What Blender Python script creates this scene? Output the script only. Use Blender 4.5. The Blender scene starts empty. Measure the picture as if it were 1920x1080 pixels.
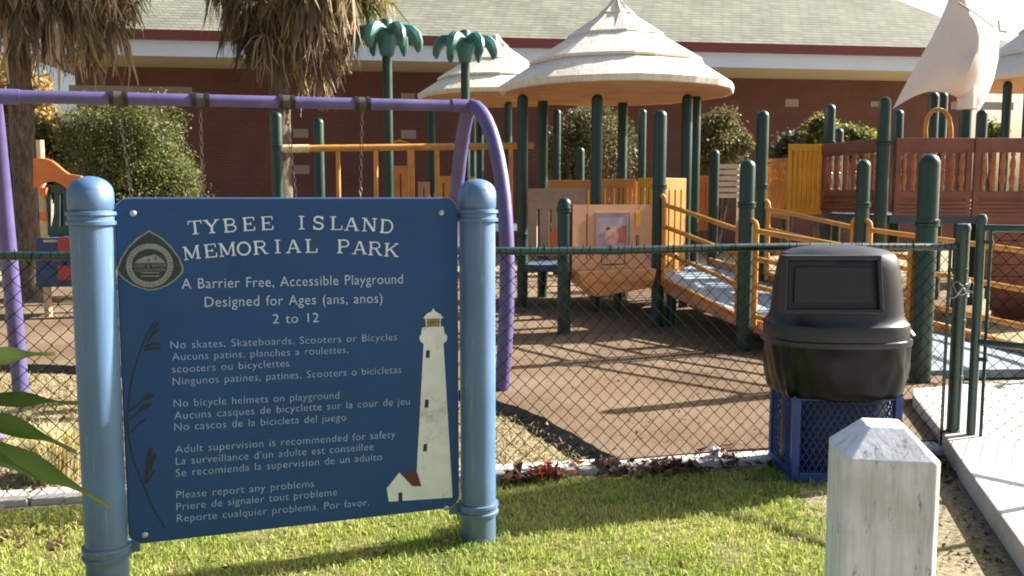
import bpy, math, random
import numpy as np
from mathutils import Vector, Matrix, noise
random.seed(7)
RNG = np.random.default_rng(7)
R = math.radians
scene = bpy.context.scene
COL = scene.collection

# ------------------------------------------------------------------ camera
CAMH, FPX, PITCH = 1.5, 1700.0, math.atan(0.1)
cam_data = bpy.data.cameras.new('camera')
cam_data.sensor_width = 36.0
cam_data.lens = 36.0 * FPX / 1920.0
cam_data.clip_start = 0.05
cam_data.clip_end = 2000
cam = bpy.data.objects.new('camera', cam_data)
COL.objects.link(cam)
cam.location = (0, 0, CAMH)
cam.rotation_euler = (math.pi / 2 - PITCH, 0, 0)
scene.camera = cam

# ------------------------------------------------------------------ sky, sun, exposure
SUN_EL, SUN_AZ = R(32.5), math.atan2(0.928, 0.372)      # azimuth from +Y towards +X
world = bpy.data.worlds.new('World')
scene.world = world
world.use_nodes = True
wn = world.node_tree
sky = wn.nodes.new('ShaderNodeTexSky')
sky.sky_type = 'NISHITA'
sky.sun_disc = False
sky.sun_elevation = SUN_EL
sky.sun_rotation = SUN_AZ
sky.air_density = 1.0
sky.dust_density = 5.0
sky.ozone_density = 1.0
wn.links.new(sky.outputs[0], wn.nodes['Background'].inputs[0])
wn.nodes['Background'].inputs[1].default_value = 0.06
sd = bpy.data.lights.new('sun', 'SUN')
sd.energy = 5.0
sd.angle = R(0.5)
sd.color = (1.0, 0.95, 0.87)
sun = bpy.data.objects.new('sun', sd)
COL.objects.link(sun)
SUND = Vector((math.sin(SUN_AZ) * math.cos(SUN_EL), math.cos(SUN_AZ) * math.cos(SUN_EL), math.sin(SUN_EL)))
sun.rotation_euler = SUND.to_track_quat('Z', 'Y').to_euler()
scene.view_settings.view_transform = 'Standard'
scene.view_settings.look = 'None'
scene.view_settings.exposure = 1.75
scene.view_settings.gamma = 1.0
scene.render.engine = 'CYCLES'
scene.cycles.use_denoising = True
scene.cycles.max_bounces = 6
scene.cycles.transparent_max_bounces = 8
scene.cycles.filter_width = 1.9

# ------------------------------------------------------------------ measuring helpers
def ray(px, py):
    x = (px - 960.0) / FPX
    y = (540.0 - py) / FPX
    c, s = math.cos(PITCH), math.sin(PITCH)
    return Vector((x, c + y * s, -s + y * c))
def G(px, py, z=0.0):
    d = ray(px, py)
    t = (z - CAMH) / d.z
    return Vector((d.x * t, d.y * t, z))
def P(px, py, Y):
    d = ray(px, py)
    t = Y / d.y
    return Vector((d.x * t, Y, CAMH + d.z * t))

# ------------------------------------------------------------------ materials
def nt(name):
    m = bpy.data.materials.new(name)
    m.use_nodes = True
    t = m.node_tree
    return m, t, t.nodes['Principled BSDF']
def lnk(t, a, b):
    t.links.new(a, b)
def noise_node(t, scale, detail=6.0, rough=0.6, vec=None):
    n = t.nodes.new('ShaderNodeTexNoise')
    n.inputs['Scale'].default_value = scale
    n.inputs['Detail'].default_value = detail
    n.inputs['Roughness'].default_value = rough
    if vec is None:
        tc = t.nodes.new('ShaderNodeTexCoord')
        vec = tc.outputs['Object']
    lnk(t, vec, n.inputs['Vector'])
    return n
def ramp_node(t, fac, stops):
    r = t.nodes.new('ShaderNodeValToRGB')
    e = r.color_ramp.elements
    while len(e) < len(stops):
        e.new(0.5)
    for i, (p, c) in enumerate(stops):
        e[i].position = p
        e[i].color = (c[0], c[1], c[2], 1)
    lnk(t, fac, r.inputs[0])
    return r
def bump(t, p, h, strength=0.3, dist=0.01):
    b = t.nodes.new('ShaderNodeBump')
    b.inputs['Strength'].default_value = strength
    b.inputs['Distance'].default_value = dist
    lnk(t, h, b.inputs['Height'])
    lnk(t, b.outputs[0], p.inputs['Normal'])
def mul(c, k):
    return tuple(min(1.0, v * k) for v in c)
def paint(name, c, rough=0.45, scale=6.0, var=0.25, bmp=0.05, metal=0.0, spec=0.5, dirt=None, dscale=3.0, damt=0.62):
    m, t, p = nt(name)
    n = noise_node(t, scale)
    r = ramp_node(t, n.outputs[0], [(0.3, mul(c, 1 - var)), (0.5, c), (0.72, mul(c, 1 + var))])
    col = r.outputs[0]
    if dirt:
        n2 = noise_node(t, dscale, 9.0, 0.72)
        r2 = ramp_node(t, n2.outputs[0], [(damt, (0, 0, 0)), (damt + 0.12, (1, 1, 1))])
        mx = t.nodes.new('ShaderNodeMixRGB')
        lnk(t, r2.outputs[0], mx.inputs[0])
        lnk(t, col, mx.inputs[1])
        mx.inputs[2].default_value = (*dirt, 1)
        col = mx.outputs[0]
    lnk(t, col, p.inputs['Base Color'])
    rr = t.nodes.new('ShaderNodeMapRange')
    rr.inputs['To Min'].default_value = max(0.05, rough - 0.12)
    rr.inputs['To Max'].default_value = min(1.0, rough + 0.15)
    lnk(t, n.outputs[0], rr.inputs[0])
    lnk(t, rr.outputs[0], p.inputs['Roughness'])
    p.inputs['Metallic'].default_value = metal
    p.inputs['Specular IOR Level'].default_value = spec
    if bmp:
        n3 = noise_node(t, scale * 12)
        bump(t, p, n3.outputs[0], bmp, 0.01)
    return m
def leafmat(name, trans=0.35, rough=0.55):
    m, t, p = nt(name)
    a = t.nodes.new('ShaderNodeAttribute')
    a.attribute_name = 'Col'
    lnk(t, a.outputs['Color'], p.inputs['Base Color'])
    p.inputs['Roughness'].default_value = rough
    tr = t.nodes.new('ShaderNodeBsdfTranslucent')
    lnk(t, a.outputs['Color'], tr.inputs[0])
    mx = t.nodes.new('ShaderNodeMixShader')
    mx.inputs[0].default_value = trans
    lnk(t, p.outputs[0], mx.inputs[1])
    lnk(t, tr.outputs[0], mx.inputs[2])
    lnk(t, mx.outputs[0], t.nodes['Material Output'].inputs[0])
    return m

def worn(name, c, rough, chip, spec=0.8, base_dirt=(0.16, 0.13, 0.09), zd=0.35, scale=3.0, damt=0.63):
    m = paint(name, c, rough, scale, 0.16, 0.05, spec=spec, dirt=chip, dscale=22, damt=damt)
    t = m.node_tree
    p = t.nodes['Principled BSDF']
    src = p.inputs['Base Color'].links[0].from_socket
    tc = t.nodes.new('ShaderNodeTexCoord')
    sp = t.nodes.new('ShaderNodeSeparateXYZ')
    lnk(t, tc.outputs['Object'], sp.inputs[0])
    n = noise_node(t, 9, 6, 0.7)
    mr = t.nodes.new('ShaderNodeMapRange')
    mr.inputs['From Min'].default_value = 0.0
    mr.inputs['From Max'].default_value = zd
    mr.inputs['To Min'].default_value = 1.1
    mr.inputs['To Max'].default_value = 0.0
    lnk(t, sp.outputs[2], mr.inputs[0])
    mm = t.nodes.new('ShaderNodeMath')
    mm.operation = 'MULTIPLY'
    lnk(t, mr.outputs[0], mm.inputs[0])
    lnk(t, n.outputs[0], mm.inputs[1])
    mx = t.nodes.new('ShaderNodeMixRGB')
    lnk(t, mm.outputs[0], mx.inputs[0])
    lnk(t, src, mx.inputs[1])
    mx.inputs[2].default_value = (*base_dirt, 1)
    lnk(t, mx.outputs[0], p.inputs['Base Color'])
    return m
def thatch_mat():
    m, t, p = nt('moulded thatch plastic')
    tc = t.nodes.new('ShaderNodeTexCoord')
    mp = t.nodes.new('ShaderNodeMapping')
    mp.inputs['Scale'].default_value = (9, 9, 2.2)
    lnk(t, tc.outputs['Object'], mp.inputs[0])
    n = noise_node(t, 2.5, 9, 0.72, mp.outputs[0])
    r = ramp_node(t, n.outputs[0], [(0.28, (0.52, 0.44, 0.35)), (0.40, (0.74, 0.66, 0.56)), (0.6, (0.84, 0.77, 0.67))])
    n2 = noise_node(t, 1.1, 8, 0.7)
    r2 = ramp_node(t, n2.outputs[0], [(0.30, (0.76, 0.73, 0.68)), (0.48, (1, 1, 1))])
    mx = t.nodes.new('ShaderNodeMixRGB')
    mx.blend_type = 'MULTIPLY'
    mx.inputs[0].default_value = 1
    lnk(t, r.outputs[0], mx.inputs[1])
    lnk(t, r2.outputs[0], mx.inputs[2])
    lnk(t, mx.outputs[0], p.inputs['Base Color'])
    p.inputs['Roughness'].default_value = 0.65
    bump(t, p, n.outputs[0], 0.7, 0.03)
    return m
GREEN = worn('dark green enamel', (0.003, 0.031, 0.019), 0.38, (0.009, 0.050, 0.034), 0.6, (0.04, 0.045, 0.03), 0.3, 4, 0.68)
FGREEN = paint('green fence coating', (0.005, 0.038, 0.027), 0.34, 9, 0.3, spec=0.9, dirt=(0.10, 0.14, 0.11), dscale=14, damt=0.66)
WIRE = paint('green fence wire', (0.006, 0.014, 0.010), 0.9, 9, 0.3, 0, spec=0.05)
SIGNBLUE = paint('sign blue', (0.015, 0.062, 0.185), 0.5, 2.2, 0.12, 0.02, spec=0.3, dirt=(0.022, 0.070, 0.18), dscale=2.5, damt=0.55)
POSTBLUE = worn('post blue', (0.060, 0.145, 0.285), 0.50, (0.20, 0.29, 0.37), 1.0, (0.08, 0.09, 0.08), 0.32, 3, 0.58)
for nd in [q for q in POSTBLUE.node_tree.nodes if q.type == 'TEX_NOISE' and abs(q.inputs['Scale'].default_value - 22) < .1]:
    mp_ = POSTBLUE.node_tree.nodes.new('ShaderNodeMapping')
    mp_.inputs['Scale'].default_value = (1.3, 1.3, .10)
    lnk(POSTBLUE.node_tree, nd.inputs['Vector'].links[0].from_socket, mp_.inputs[0])
    lnk(POSTBLUE.node_tree, mp_.outputs[0], nd.inputs['Vector'])
PIVOT = paint('dark bronze pivot', (0.07, 0.055, 0.04), 0.45, 9, 0.3, 0)
PURPLE = paint('purple paint', (0.10, 0.082, 0.215), 0.42, 4, 0.2)
YELLOW = paint('ochre yellow paint', (0.55, 0.25, 0.04), 0.45, 5, 0.25, dirt=(0.35, 0.17, 0.06), dscale=9)
YELBRIGHT = paint('bright yellow plastic', (0.72, 0.35, 0.02), 0.45, 3, 0.2)
TROUGHM = paint('pale orange plastic', (0.66, 0.30, 0.11), 0.5, 3, 0.15)
ORANGE = paint('orange plastic', (0.62, 0.17, 0.035), 0.5, 3, 0.2)
AMBER = paint('amber plastic', (0.60, 0.27, 0.06), 0.5, 3, 0.25)
TAN = paint('tan plastic', (0.52, 0.27, 0.15), 0.55, 3, 0.15)
GREYTAN = paint('weathered tan plastic', (0.42, 0.28, 0.19), 0.6, 3, 0.2)
SHIP = paint('reddish brown plastic', (0.17, 0.058, 0.040), 0.5, 4, 0.3, 0.15)
SHIPSLAT = paint('worn brown baluster plastic', (0.32, 0.11, 0.045), 0.45, 4, 0.25)
CREAM = thatch_mat()
SAILM = paint('stained sail plastic', (0.70, 0.62, 0.58), 0.5, 2, 0.06, 0.05, dirt=(0.44, 0.39, 0.36), dscale=4, damt=0.60)
UNDER = paint('orange roof lining', (0.60, 0.30, 0.13), 0.7, 3, 0.2)
PALMPL = paint('teal palm plastic', (0.04, 0.155, 0.14), 0.38, 4, 0.4, dirt=(0.12, 0.23, 0.22), dscale=7, damt=0.6)
RAMPBLUE = paint('grey blue ramp coating', (0.19, 0.25, 0.30), 0.7, 9, 0.25, 0.2, dirt=(0.11, 0.13, 0.15), dscale=3)
DECK = paint('dark blue deck coating', (0.05, 0.08, 0.12), 0.7, 8, 0.3)
BLACKPL = paint('charcoal lid plastic', (0.013, 0.016, 0.022), 0.38, 3, 0.2, 0.08, spec=0.5, dirt=(0.045, 0.045, 0.045), dscale=6, damt=0.62)
BLACKDK = paint('black flap plastic', (0.010, 0.011, 0.012), 0.5, 3, 0.2)
BAGM = paint('black bin bag film', (0.005, 0.0055, 0.007), 0.30, 3, 0.2, 0.0, spec=0.22)
CANBLUE = paint('blue can steel', (0.014, 0.048, 0.20), 0.42, 6, 0.25, dirt=(0.03, 0.03, 0.05), dscale=8)
WHITEL = paint('white letter paint', (0.60, 0.68, 0.80), 0.5, 20, 0.12, 0)
GREYL = paint('faded letter paint', (0.31, 0.41, 0.57), 0.5, 40, 0.25, 0)
LIGHTW = paint('lighthouse white paint', (0.66, 0.68, 0.66), 0.5, 10, 0.1, 0, dirt=(0.40, 0.41, 0.36), dscale=7, damt=0.55)
DARKPT = paint('dark picture paint', (0.006, 0.016, 0.024), 0.5, 9, 0.2, 0)
MAROON = paint('maroon picture paint', (0.10, 0.022, 0.018), 0.5, 9, 0.3, 0)
GOLD = paint('gold lantern paint', (0.32, 0.24, 0.06), 0.5, 40, 0.5, 0)
EMBL = paint('emblem dark green', (0.012, 0.030, 0.030), 0.5, 9, 0.2, 0)
EMBT = paint('emblem tan', (0.22, 0.22, 0.21), 0.5, 60, 0.25, 0)
STEEL = paint('galvanised steel', (0.45, 0.45, 0.44), 0.4, 20, 0.3, 0, metal=0.7)
DARKST = paint('blackened steel', (0.03, 0.03, 0.03), 0.4, 20, 0.3, 0, metal=0.5)
GUTTER = paint('red gutter paint', (0.17, 0.035, 0.035), 0.5, 1, 0.15)
FASCIA = paint('white fascia paint', (0.62, 0.70, 0.86), 0.55, 0.6, 0.06)
SOFFIT = paint('cream soffit', (0.55, 0.49, 0.37), 0.7, 0.7, 0.08)
LOUVRE = paint('pale louvre', (0.30, 0.24, 0.23), 0.6, 2, 0.1)
BLUEPL = paint('navy plastic', (0.02, 0.05, 0.13), 0.5, 4, 0.25)
REDPL = paint('red plastic', (0.36, 0.04, 0.04), 0.5, 4, 0.2)
DGREENPL = paint('bottle green plastic', (0.02, 0.06, 0.055), 0.5, 4, 0.2)
POSTER = paint('lilac picture print', (0.30, 0.24, 0.28), 0.5, 6, 0.3, 0)
POSTRED = paint('red picture print', (0.38, 0.10, 0.08), 0.5, 8, 0.4, 0)
POSTPINK = paint('pink picture print', (0.50, 0.28, 0.22), 0.5, 8, 0.4, 0)
PAPER = paint('crumpled pale paper', (0.5, 0.56, 0.65), 0.6, 9, 0.2, 0)
RUBBER_AND_SHADE = paint('rubber and shade black', (0.009, 0.0095, 0.010), 0.9, 8, 0.3, spec=0.04)  # swing seats, and the near-black that paints shade along the pad edge
LEAF = leafmat('leaf', 0.5)
LEAFB = leafmat('broad leaf', 0.16, 0.4)
DEADF = leafmat('dead frond', 0.38, 0.75)
GRASSM = leafmat('grass blade', 0.38, 0.6)

def ground_mat():
    m, t, p = nt('sandy dirt and dry turf')
    n1 = noise_node(t, 1.3, 8, 0.65)
    n2 = noise_node(t, 34, 8, 0.75)
    r1 = ramp_node(t, n1.outputs[0], [(0.36, (0.30, 0.24, 0.17)), (0.5, (0.38, 0.32, 0.20)), (0.64, (0.27, 0.26, 0.12))])
    r2 = ramp_node(t, n2.outputs[0], [(0.34, (0.28, 0.22, 0.17)), (0.5, (0.85, 0.83, 0.78)), (0.66, (1.35, 1.3, 1.2))])
    mx = t.nodes.new('ShaderNodeMixRGB')
    mx.blend_type = 'MULTIPLY'
    mx.inputs[0].default_value = 1
    lnk(t, r1.outputs[0], mx.inputs[1])
    lnk(t, r2.outputs[0], mx.inputs[2])
    lnk(t, mx.outputs[0], p.inputs['Base Color'])
    p.inputs['Roughness'].default_value = 0.95
    bump(t, p, n2.outputs[0], 0.9, 0.03)
    return m
def lawn_mat():
    m, t, p = nt('lawn thatch')
    n1 = noise_node(t, 2.2, 6, 0.6)
    n2 = noise_node(t, 60, 6, 0.7)
    r1 = ramp_node(t, n1.outputs[0], [(0.35, (0.13, 0.15, 0.04)), (0.52, (0.20, 0.20, 0.06)), (0.66, (0.30, 0.25, 0.11))])
    r2 = ramp_node(t, n2.outputs[0], [(0.35, (0.35, 0.33, 0.28)), (0.62, (1.2, 1.2, 1.1))])
    mx = t.nodes.new('ShaderNodeMixRGB')
    mx.blend_type = 'MULTIPLY'
    mx.inputs[0].default_value = 1
    lnk(t, r1.outputs[0], mx.inputs[1])
    lnk(t, r2.outputs[0], mx.inputs[2])
    lnk(t, mx.outputs[0], p.inputs['Base Color'])
    p.inputs['Roughness'].default_value = 0.95
    bump(t, p, n2.outputs[0], 1.0, 0.02)
    return m
def mulch_mat():
    m, t, p = nt('brown poured rubber')
    n1 = noise_node(t, 0.9, 5, 0.6)
    n2 = noise_node(t, 70, 5, 0.8)
    r1 = ramp_node(t, n1.outputs[0], [(0.33, (0.14, 0.097, 0.062)), (0.48, (0.198, 0.140, 0.091)), (0.66, (0.245, 0.178, 0.118))])
    r2 = ramp_node(t, n2.outputs[0], [(0.35, (0.50, 0.48, 0.46)), (0.62, (1.3, 1.27, 1.22))])
    mx = t.nodes.new('ShaderNodeMixRGB')
    mx.blend_type = 'MULTIPLY'
    mx.inputs[0].default_value = 1
    lnk(t, r1.outputs[0], mx.inputs[1])
    lnk(t, r2.outputs[0], mx.inputs[2])
    n3 = noise_node(t, 0.55, 9, 0.68)
    r3 = ramp_node(t, n3.outputs[0], [(0.50, (0, 0, 0)), (0.70, (.75, .75, .75))])
    mx3 = t.nodes.new('ShaderNodeMixRGB')
    lnk(t, r3.outputs[0], mx3.inputs[0])
    lnk(t, mx.outputs[0], mx3.inputs[1])
    mx3.inputs[2].default_value = (0.27, 0.215, 0.15, 1)
    lnk(t, mx3.outputs[0], p.inputs['Base Color'])
    p.inputs['Roughness'].default_value = 0.9
    p.inputs['Specular IOR Level'].default_value = 0.15
    bump(t, p, n2.outputs[0], 1.0, 0.02)
    return m
def concrete_mat():
    m, t, p = nt('pale concrete')
    n1 = noise_node(t, 1.7, 8, 0.65)
    n2 = noise_node(t, 50, 6, 0.7)
    r1 = ramp_node(t, n1.outputs[0], [(0.35, (0.44, 0.41, 0.37)), (0.6, (0.60, 0.57, 0.53))])
    r2 = ramp_node(t, n2.outputs[0], [(0.35, (0.80, 0.79, 0.77)), (0.6, (1.05, 1.05, 1.05))])
    mx = t.nodes.new('ShaderNodeMixRGB')
    mx.blend_type = 'MULTIPLY'
    mx.inputs[0].default_value = 1
    lnk(t, r1.outputs[0], mx.inputs[1])
    lnk(t, r2.outputs[0], mx.inputs[2])
    lnk(t, mx.outputs[0], p.inputs['Base Color'])
    p.inputs['Roughness'].default_value = 0.9
    bump(t, p, n2.outputs[0], 0.4, 0.006)
    return m
def rows_mat(name, c1, c2, mortar, bw, bh, ms, rough, bmp, nvar=0.5):
    m, t, p = nt(name)
    tc = t.nodes.new('ShaderNodeTexCoord')
    sp = t.nodes.new('ShaderNodeSeparateXYZ')
    lnk(t, tc.outputs['Object'], sp.inputs[0])
    ad = t.nodes.new('ShaderNodeMath')
    ad.operation = 'ADD'
    lnk(t, sp.outputs[0], ad.inputs[0])
    lnk(t, sp.outputs[1], ad.inputs[1])
    cb = t.nodes.new('ShaderNodeCombineXYZ')
    lnk(t, ad.outputs[0], cb.inputs[0])
    lnk(t, sp.outputs[2], cb.inputs[1])
    b = t.nodes.new('ShaderNodeTexBrick')
    b.inputs['Scale'].default_value = 1
    b.inputs['Brick Width'].default_value = bw
    b.inputs['Row Height'].default_value = bh
    b.inputs['Mortar Size'].default_value = ms
    b.inputs['Mortar Smooth'].default_value = 0.3
    b.inputs['Color1'].default_value = (*c1, 1)
    b.inputs['Color2'].default_value = (*c2, 1)
    b.inputs['Mortar'].default_value = (*mortar, 1)
    lnk(t, cb.outputs[0], b.inputs['Vector'])
    n = noise_node(t, 0.8, 8, 0.7)
    r = ramp_node(t, n.outputs[0], [(0.35, (1 - nvar * .5,) * 3), (0.65, (1 + nvar * .4,) * 3)])
    mx = t.nodes.new('ShaderNodeMixRGB')
    mx.blend_type = 'MULTIPLY'
    mx.inputs[0].default_value = 1
    lnk(t, b.outputs[0], mx.inputs[1])
    lnk(t, r.outputs[0], mx.inputs[2])
    lnk(t, mx.outputs[0], p.inputs['Base Color'])
    p.inputs['Roughness'].default_value = rough
    iv = t.nodes.new('ShaderNodeMath')
    iv.operation = 'SUBTRACT'
    iv.inputs[0].default_value = 1
    lnk(t, b.outputs['Fac'], iv.inputs[1])
    bump(t, p, iv.outputs[0], bmp, 0.01)
    return m
def bark_mat():
    m, t, p = nt('palm bark')
    tc = t.nodes.new('ShaderNodeTexCoord')
    mp = t.nodes.new('ShaderNodeMapping')
    mp.inputs['Scale'].default_value = (6, 6, 1.6)
    lnk(t, tc.outputs['Object'], mp.inputs[0])
    n = noise_node(t, 3, 9, 0.75, mp.outputs[0])
    r = ramp_node(t, n.outputs[0], [(0.33, (0.05, 0.037, 0.028)), (0.5, (0.15, 0.11, 0.08)), (0.68, (0.28, 0.22, 0.16))])
    lnk(t, r.outputs[0], p.inputs['Base Color'])
    p.inputs['Roughness'].default_value = 0.95
    bump(t, p, n.outputs[0], 1.0, 0.05)
    return m
def wood_mat():
    m, t, p = nt('weathered white post paint')
    tc = t.nodes.new('ShaderNodeTexCoord')
    mp = t.nodes.new('ShaderNodeMapping')
    mp.inputs['Scale'].default_value = (16, 16, 1.3)
    lnk(t, tc.outputs['Object'], mp.inputs[0])
    n = noise_node(t, 2.2, 9, 0.7, mp.outputs[0])
    r = ramp_node(t, n.outputs[0], [(0.30, (0.40, 0.40, 0.39)), (0.44, (0.62, 0.64, 0.67)), (0.6, (0.74, 0.765, 0.80))])
    mp2 = t.nodes.new('ShaderNodeMapping')
    mp2.inputs['Scale'].default_value = (30, 30, 9)
    lnk(t, tc.outputs['Object'], mp2.inputs[0])
    n2 = noise_node(t, 1.3, 10, 0.8, mp2.outputs[0])
    r2 = ramp_node(t, n2.outputs[0], [(0.35, (0.25, 0.24, 0.23)), (0.43, (1, 1, 1))])
    n3 = noise_node(t, 5, 5, 0.6)
    r3 = ramp_node(t, n3.outputs[0], [(0.35, (0.80, 0.78, 0.72)), (0.55, (1, 1, 1))])
    mx = t.nodes.new('ShaderNodeMixRGB')
    mx.blend_type = 'MULTIPLY'
    mx.inputs[0].default_value = 1
    lnk(t, r.outputs[0], mx.inputs[1])
    lnk(t, r2.outputs[0], mx.inputs[2])
    mx2 = t.nodes.new('ShaderNodeMixRGB')
    mx2.blend_type = 'MULTIPLY'
    mx2.inputs[0].default_value = 1
    lnk(t, mx.outputs[0], mx2.inputs[1])
    lnk(t, r3.outputs[0], mx2.inputs[2])
    lnk(t, mx2.outputs[0], p.inputs['Base Color'])
    p.inputs['Roughness'].default_value = 0.7
    bump(t, p, n.outputs[0], 0.4, 0.006)
    return m
GROUND = ground_mat()
LAWN = lawn_mat()
MULCH = mulch_mat()
CONC = concrete_mat()
BRICK = rows_mat('dark red brick', (0.14, 0.050, 0.041), (0.118, 0.045, 0.038), (0.13, 0.068, 0.058), 0.22, 0.075, 0.012, 0.85, 0.3, 0.3)
SHINGLE = rows_mat('grey green shingles', (0.19, 0.195, 0.145), (0.255, 0.258, 0.195), (0.11, 0.115, 0.09), 0.30, 0.085, 0.010, 0.95, 0.6, 0.35)
BARK = bark_mat()
WOOD = wood_mat()

# ------------------------------------------------------------------ mesh builder
class MB:
    def __init__(s):
        s.v, s.f, s.c = [], [], None
    def add(s, vs, fs):
        o = len(s.v)
        s.v += [tuple(v) for v in vs]
        s.f += [tuple(i + o for i in f) for f in fs]
        return s
    def box(s, c, size, rz=0.0, M=None):
        x, y, z = [k / 2 for k in size]
        pts = [(-x, -y, -z), (x, -y, -z), (x, y, -z), (-x, y, -z), (-x, -y, z), (x, -y, z), (x, y, z), (-x, y, z)]
        if M is None:
            M = Matrix.Rotation(rz, 3, 'Z')
        c = Vector(c)
        s.add([c + M @ Vector(p) for p in pts], [(0, 3, 2, 1), (4, 5, 6, 7), (0, 1, 5, 4), (1, 2, 6, 5), (2, 3, 7, 6), (3, 0, 4, 7)])
        return s
    def beam(s, a, b, w, h):                  # box between two points, w across, h up
        a, b = Vector(a), Vector(b)
        d = b - a
        L = d.length
        x = d.normalized()
        y = Vector((0, 0, 1)).cross(x)
        y = y.normalized() if y.length > 1e-6 else Vector((0, 1, 0))
        z = x.cross(y)
        M = Matrix((x, y, z)).transposed()
        return s.box((a + b) / 2, (L, w, h), M=M)
    def tube(s, pts, r, n=10, caps=True):
        pts = [Vector(p) for p in pts]
        k = len(pts)
        rs = r if isinstance(r, (list, tuple)) else [r] * k
        tang = []
        for i in range(k):
            a, b = pts[max(i - 1, 0)], pts[min(i + 1, k - 1)]
            tang.append((b - a).normalized())
        ref = Vector((0, 0, 1)) if abs(tang[0].z) < 0.9 else Vector((1, 0, 0))
        u = (ref - tang[0] * ref.dot(tang[0])).normalized()
        vs, fs = [], []
        for i in range(k):
            u = (u - tang[i] * u.dot(tang[i]))
            u = u.normalized()
            w = tang[i].cross(u)
            for j in range(n):
                a = 2 * math.pi * j / n
                vs.append(pts[i] + (u * math.cos(a) + w * math.sin(a)) * rs[i])
        for i in range(k - 1):
            for j in range(n):
                j2 = (j + 1) % n
                fs.append((i * n + j, i * n + j2, (i + 1) * n + j2, (i + 1) * n + j))
        if caps:
            fs.append(tuple(range(n - 1, -1, -1)))
            fs.append(tuple((k - 1) * n + j for j in range(n)))
        return s.add(vs, fs)
    def lathe(s, prof, c, n=24, sx=1.0, sy=1.0, power=1.0, rot=0.0, wob=None):
        c = Vector(c)
        vs, fs = [], []
        k = len(prof)
        for i, (r, z) in enumerate(prof):
            for j in range(n):
                a = 2 * math.pi * j / n
                ca, sa = math.cos(a), math.sin(a)
                if power != 1.0:
                    ca = math.copysign(abs(ca) ** power, ca)
                    sa = math.copysign(abs(sa) ** power, sa)
                rr = max(r, 1e-4)
                if wob:
                    rr += wob(a, z)
                x, y = rr * ca * sx, rr * sa * sy
                vs.append(c + Vector((x * math.cos(rot) - y * math.sin(rot), x * math.sin(rot) + y * math.cos(rot), z)))
        for i in range(k - 1):
            for j in range(n):
                j2 = (j + 1) % n
                fs.append((i * n + j, i * n + j2, (i + 1) * n + j2, (i + 1) * n + j))
        fs.append(tuple(range(n - 1, -1, -1)))
        fs.append(tuple((k - 1) * n + j for j in range(n)))
        return s.add(vs, fs)
    def prism(s, pts, off):                   # polygon pts (3D) extruded by vector off
        pts = [Vector(p) for p in pts]
        off = Vector(off)
        n = len(pts)
        fs = [tuple(range(n)), tuple(range(2 * n - 1, n - 1, -1))]
        fs += [(i, n + i, n + (i + 1) % n, (i + 1) % n) for i in range(n)]
        return s.add(pts + [p + off for p in pts], fs)
    def build(s, name, mat, parent=None, smooth=False, bevel=0.0, sharp=40):
        me = bpy.data.meshes.new(name)
        o = Vector((0, 0, 0))
        q = parent
        while q is not None:
            o += q.location
            q = q.parent
        me.from_pydata([(v[0] - o.x, v[1] - o.y, v[2] - o.z) for v in s.v], [], s.f)
        import bmesh
        bm = bmesh.new()
        bm.from_mesh(me)
        bmesh.ops.recalc_face_normals(bm, faces=bm.faces)
        bm.to_mesh(me)
        bm.free()
        me.materials.append(mat)
        ob = bpy.data.objects.new(name, me)
        COL.objects.link(ob)
        if parent:
            ob.parent = parent
        if smooth:
            for p in me.polygons:
                p.use_smooth = True
            me.set_sharp_from_angle(angle=R(sharp))
        if bevel:
            md = ob.modifiers.new('bevel', 'BEVEL')
            md.width = bevel
            md.segments = 2
            md.limit_method = 'ANGLE'
        return ob
def tag(o, label=None, cat=None, group=None, kind=None):
    if label: o['label'] = label
    if cat: o['category'] = cat
    if group: o['group'] = group
    if kind: o['kind'] = kind
    return o
def thing(name, label, cat, loc, group=None):
    o = bpy.data.objects.new(name, None)
    o.empty_display_size = 0.1
    COL.objects.link(o)
    o.location = loc
    return tag(o, label, cat, group)
def copy_tree(o, parent=None):
    c = o.copy()
    COL.objects.link(c)
    if parent: c.parent = parent
    for ch in list(o.children):
        copy_tree(ch, c)
    return c
def np_mesh(name, verts, faces, cols, mat, parent=None):     # verts (N,3), faces (M,k), cols (N,3)
    me = bpy.data.meshes.new(name)
    o = np.zeros(3)
    q = parent
    while q is not None:
        o += np.array(q.location)
        q = q.parent
    verts = (verts - o).astype(np.float32)
    M, k = faces.shape
    me.vertices.add(len(verts))
    me.vertices.foreach_set('co', verts.ravel())
    me.loops.add(M * k)
    me.loops.foreach_set('vertex_index', faces.astype(np.int32).ravel())
    me.polygons.add(M)
    me.polygons.foreach_set('loop_start', np.arange(0, M * k, k, dtype=np.int32))
    me.update(calc_edges=True)
    me.validate()
    at = me.attributes.new('Col', 'FLOAT_COLOR', 'POINT')
    c4 = np.ones((len(verts), 4), np.float32)
    c4[:, :3] = cols
    at.data.foreach_set('color', c4.ravel())
    me.materials.append(mat)
    ob = bpy.data.objects.new(name, me)
    COL.objects.link(ob)
    if parent: ob.parent = parent
    return ob
def arc(c, r, a0, a1, n, ax, ay):
    return [Vector(c) + Vector(ax) * (r * math.cos(a0 + (a1 - a0) * i / n)) + Vector(ay) * (r * math.sin(a0 + (a1 - a0) * i / n)) for i in range(n + 1)]
def dome_post(mb, x, y, z0, z1, r, n=16, collar=None):
    prof = [(r, z0), (r, z1 - r)]
    for i in range(1, 6):
        a = i / 5 * math.pi / 2
        prof.append((r * math.cos(a), z1 - r + r * math.sin(a)))
    mb.lathe(prof, (x, y, 0), n)
    if collar:
        for zc in collar:
            mb.lathe([(r, zc - .03), (r + .014, zc - .025), (r + .014, zc - .004), (r + .004, zc), (r + .014, zc + .004), (r + .014, zc + .025), (r, zc + .03)], (x, y, 0), n)
    return mb

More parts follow.
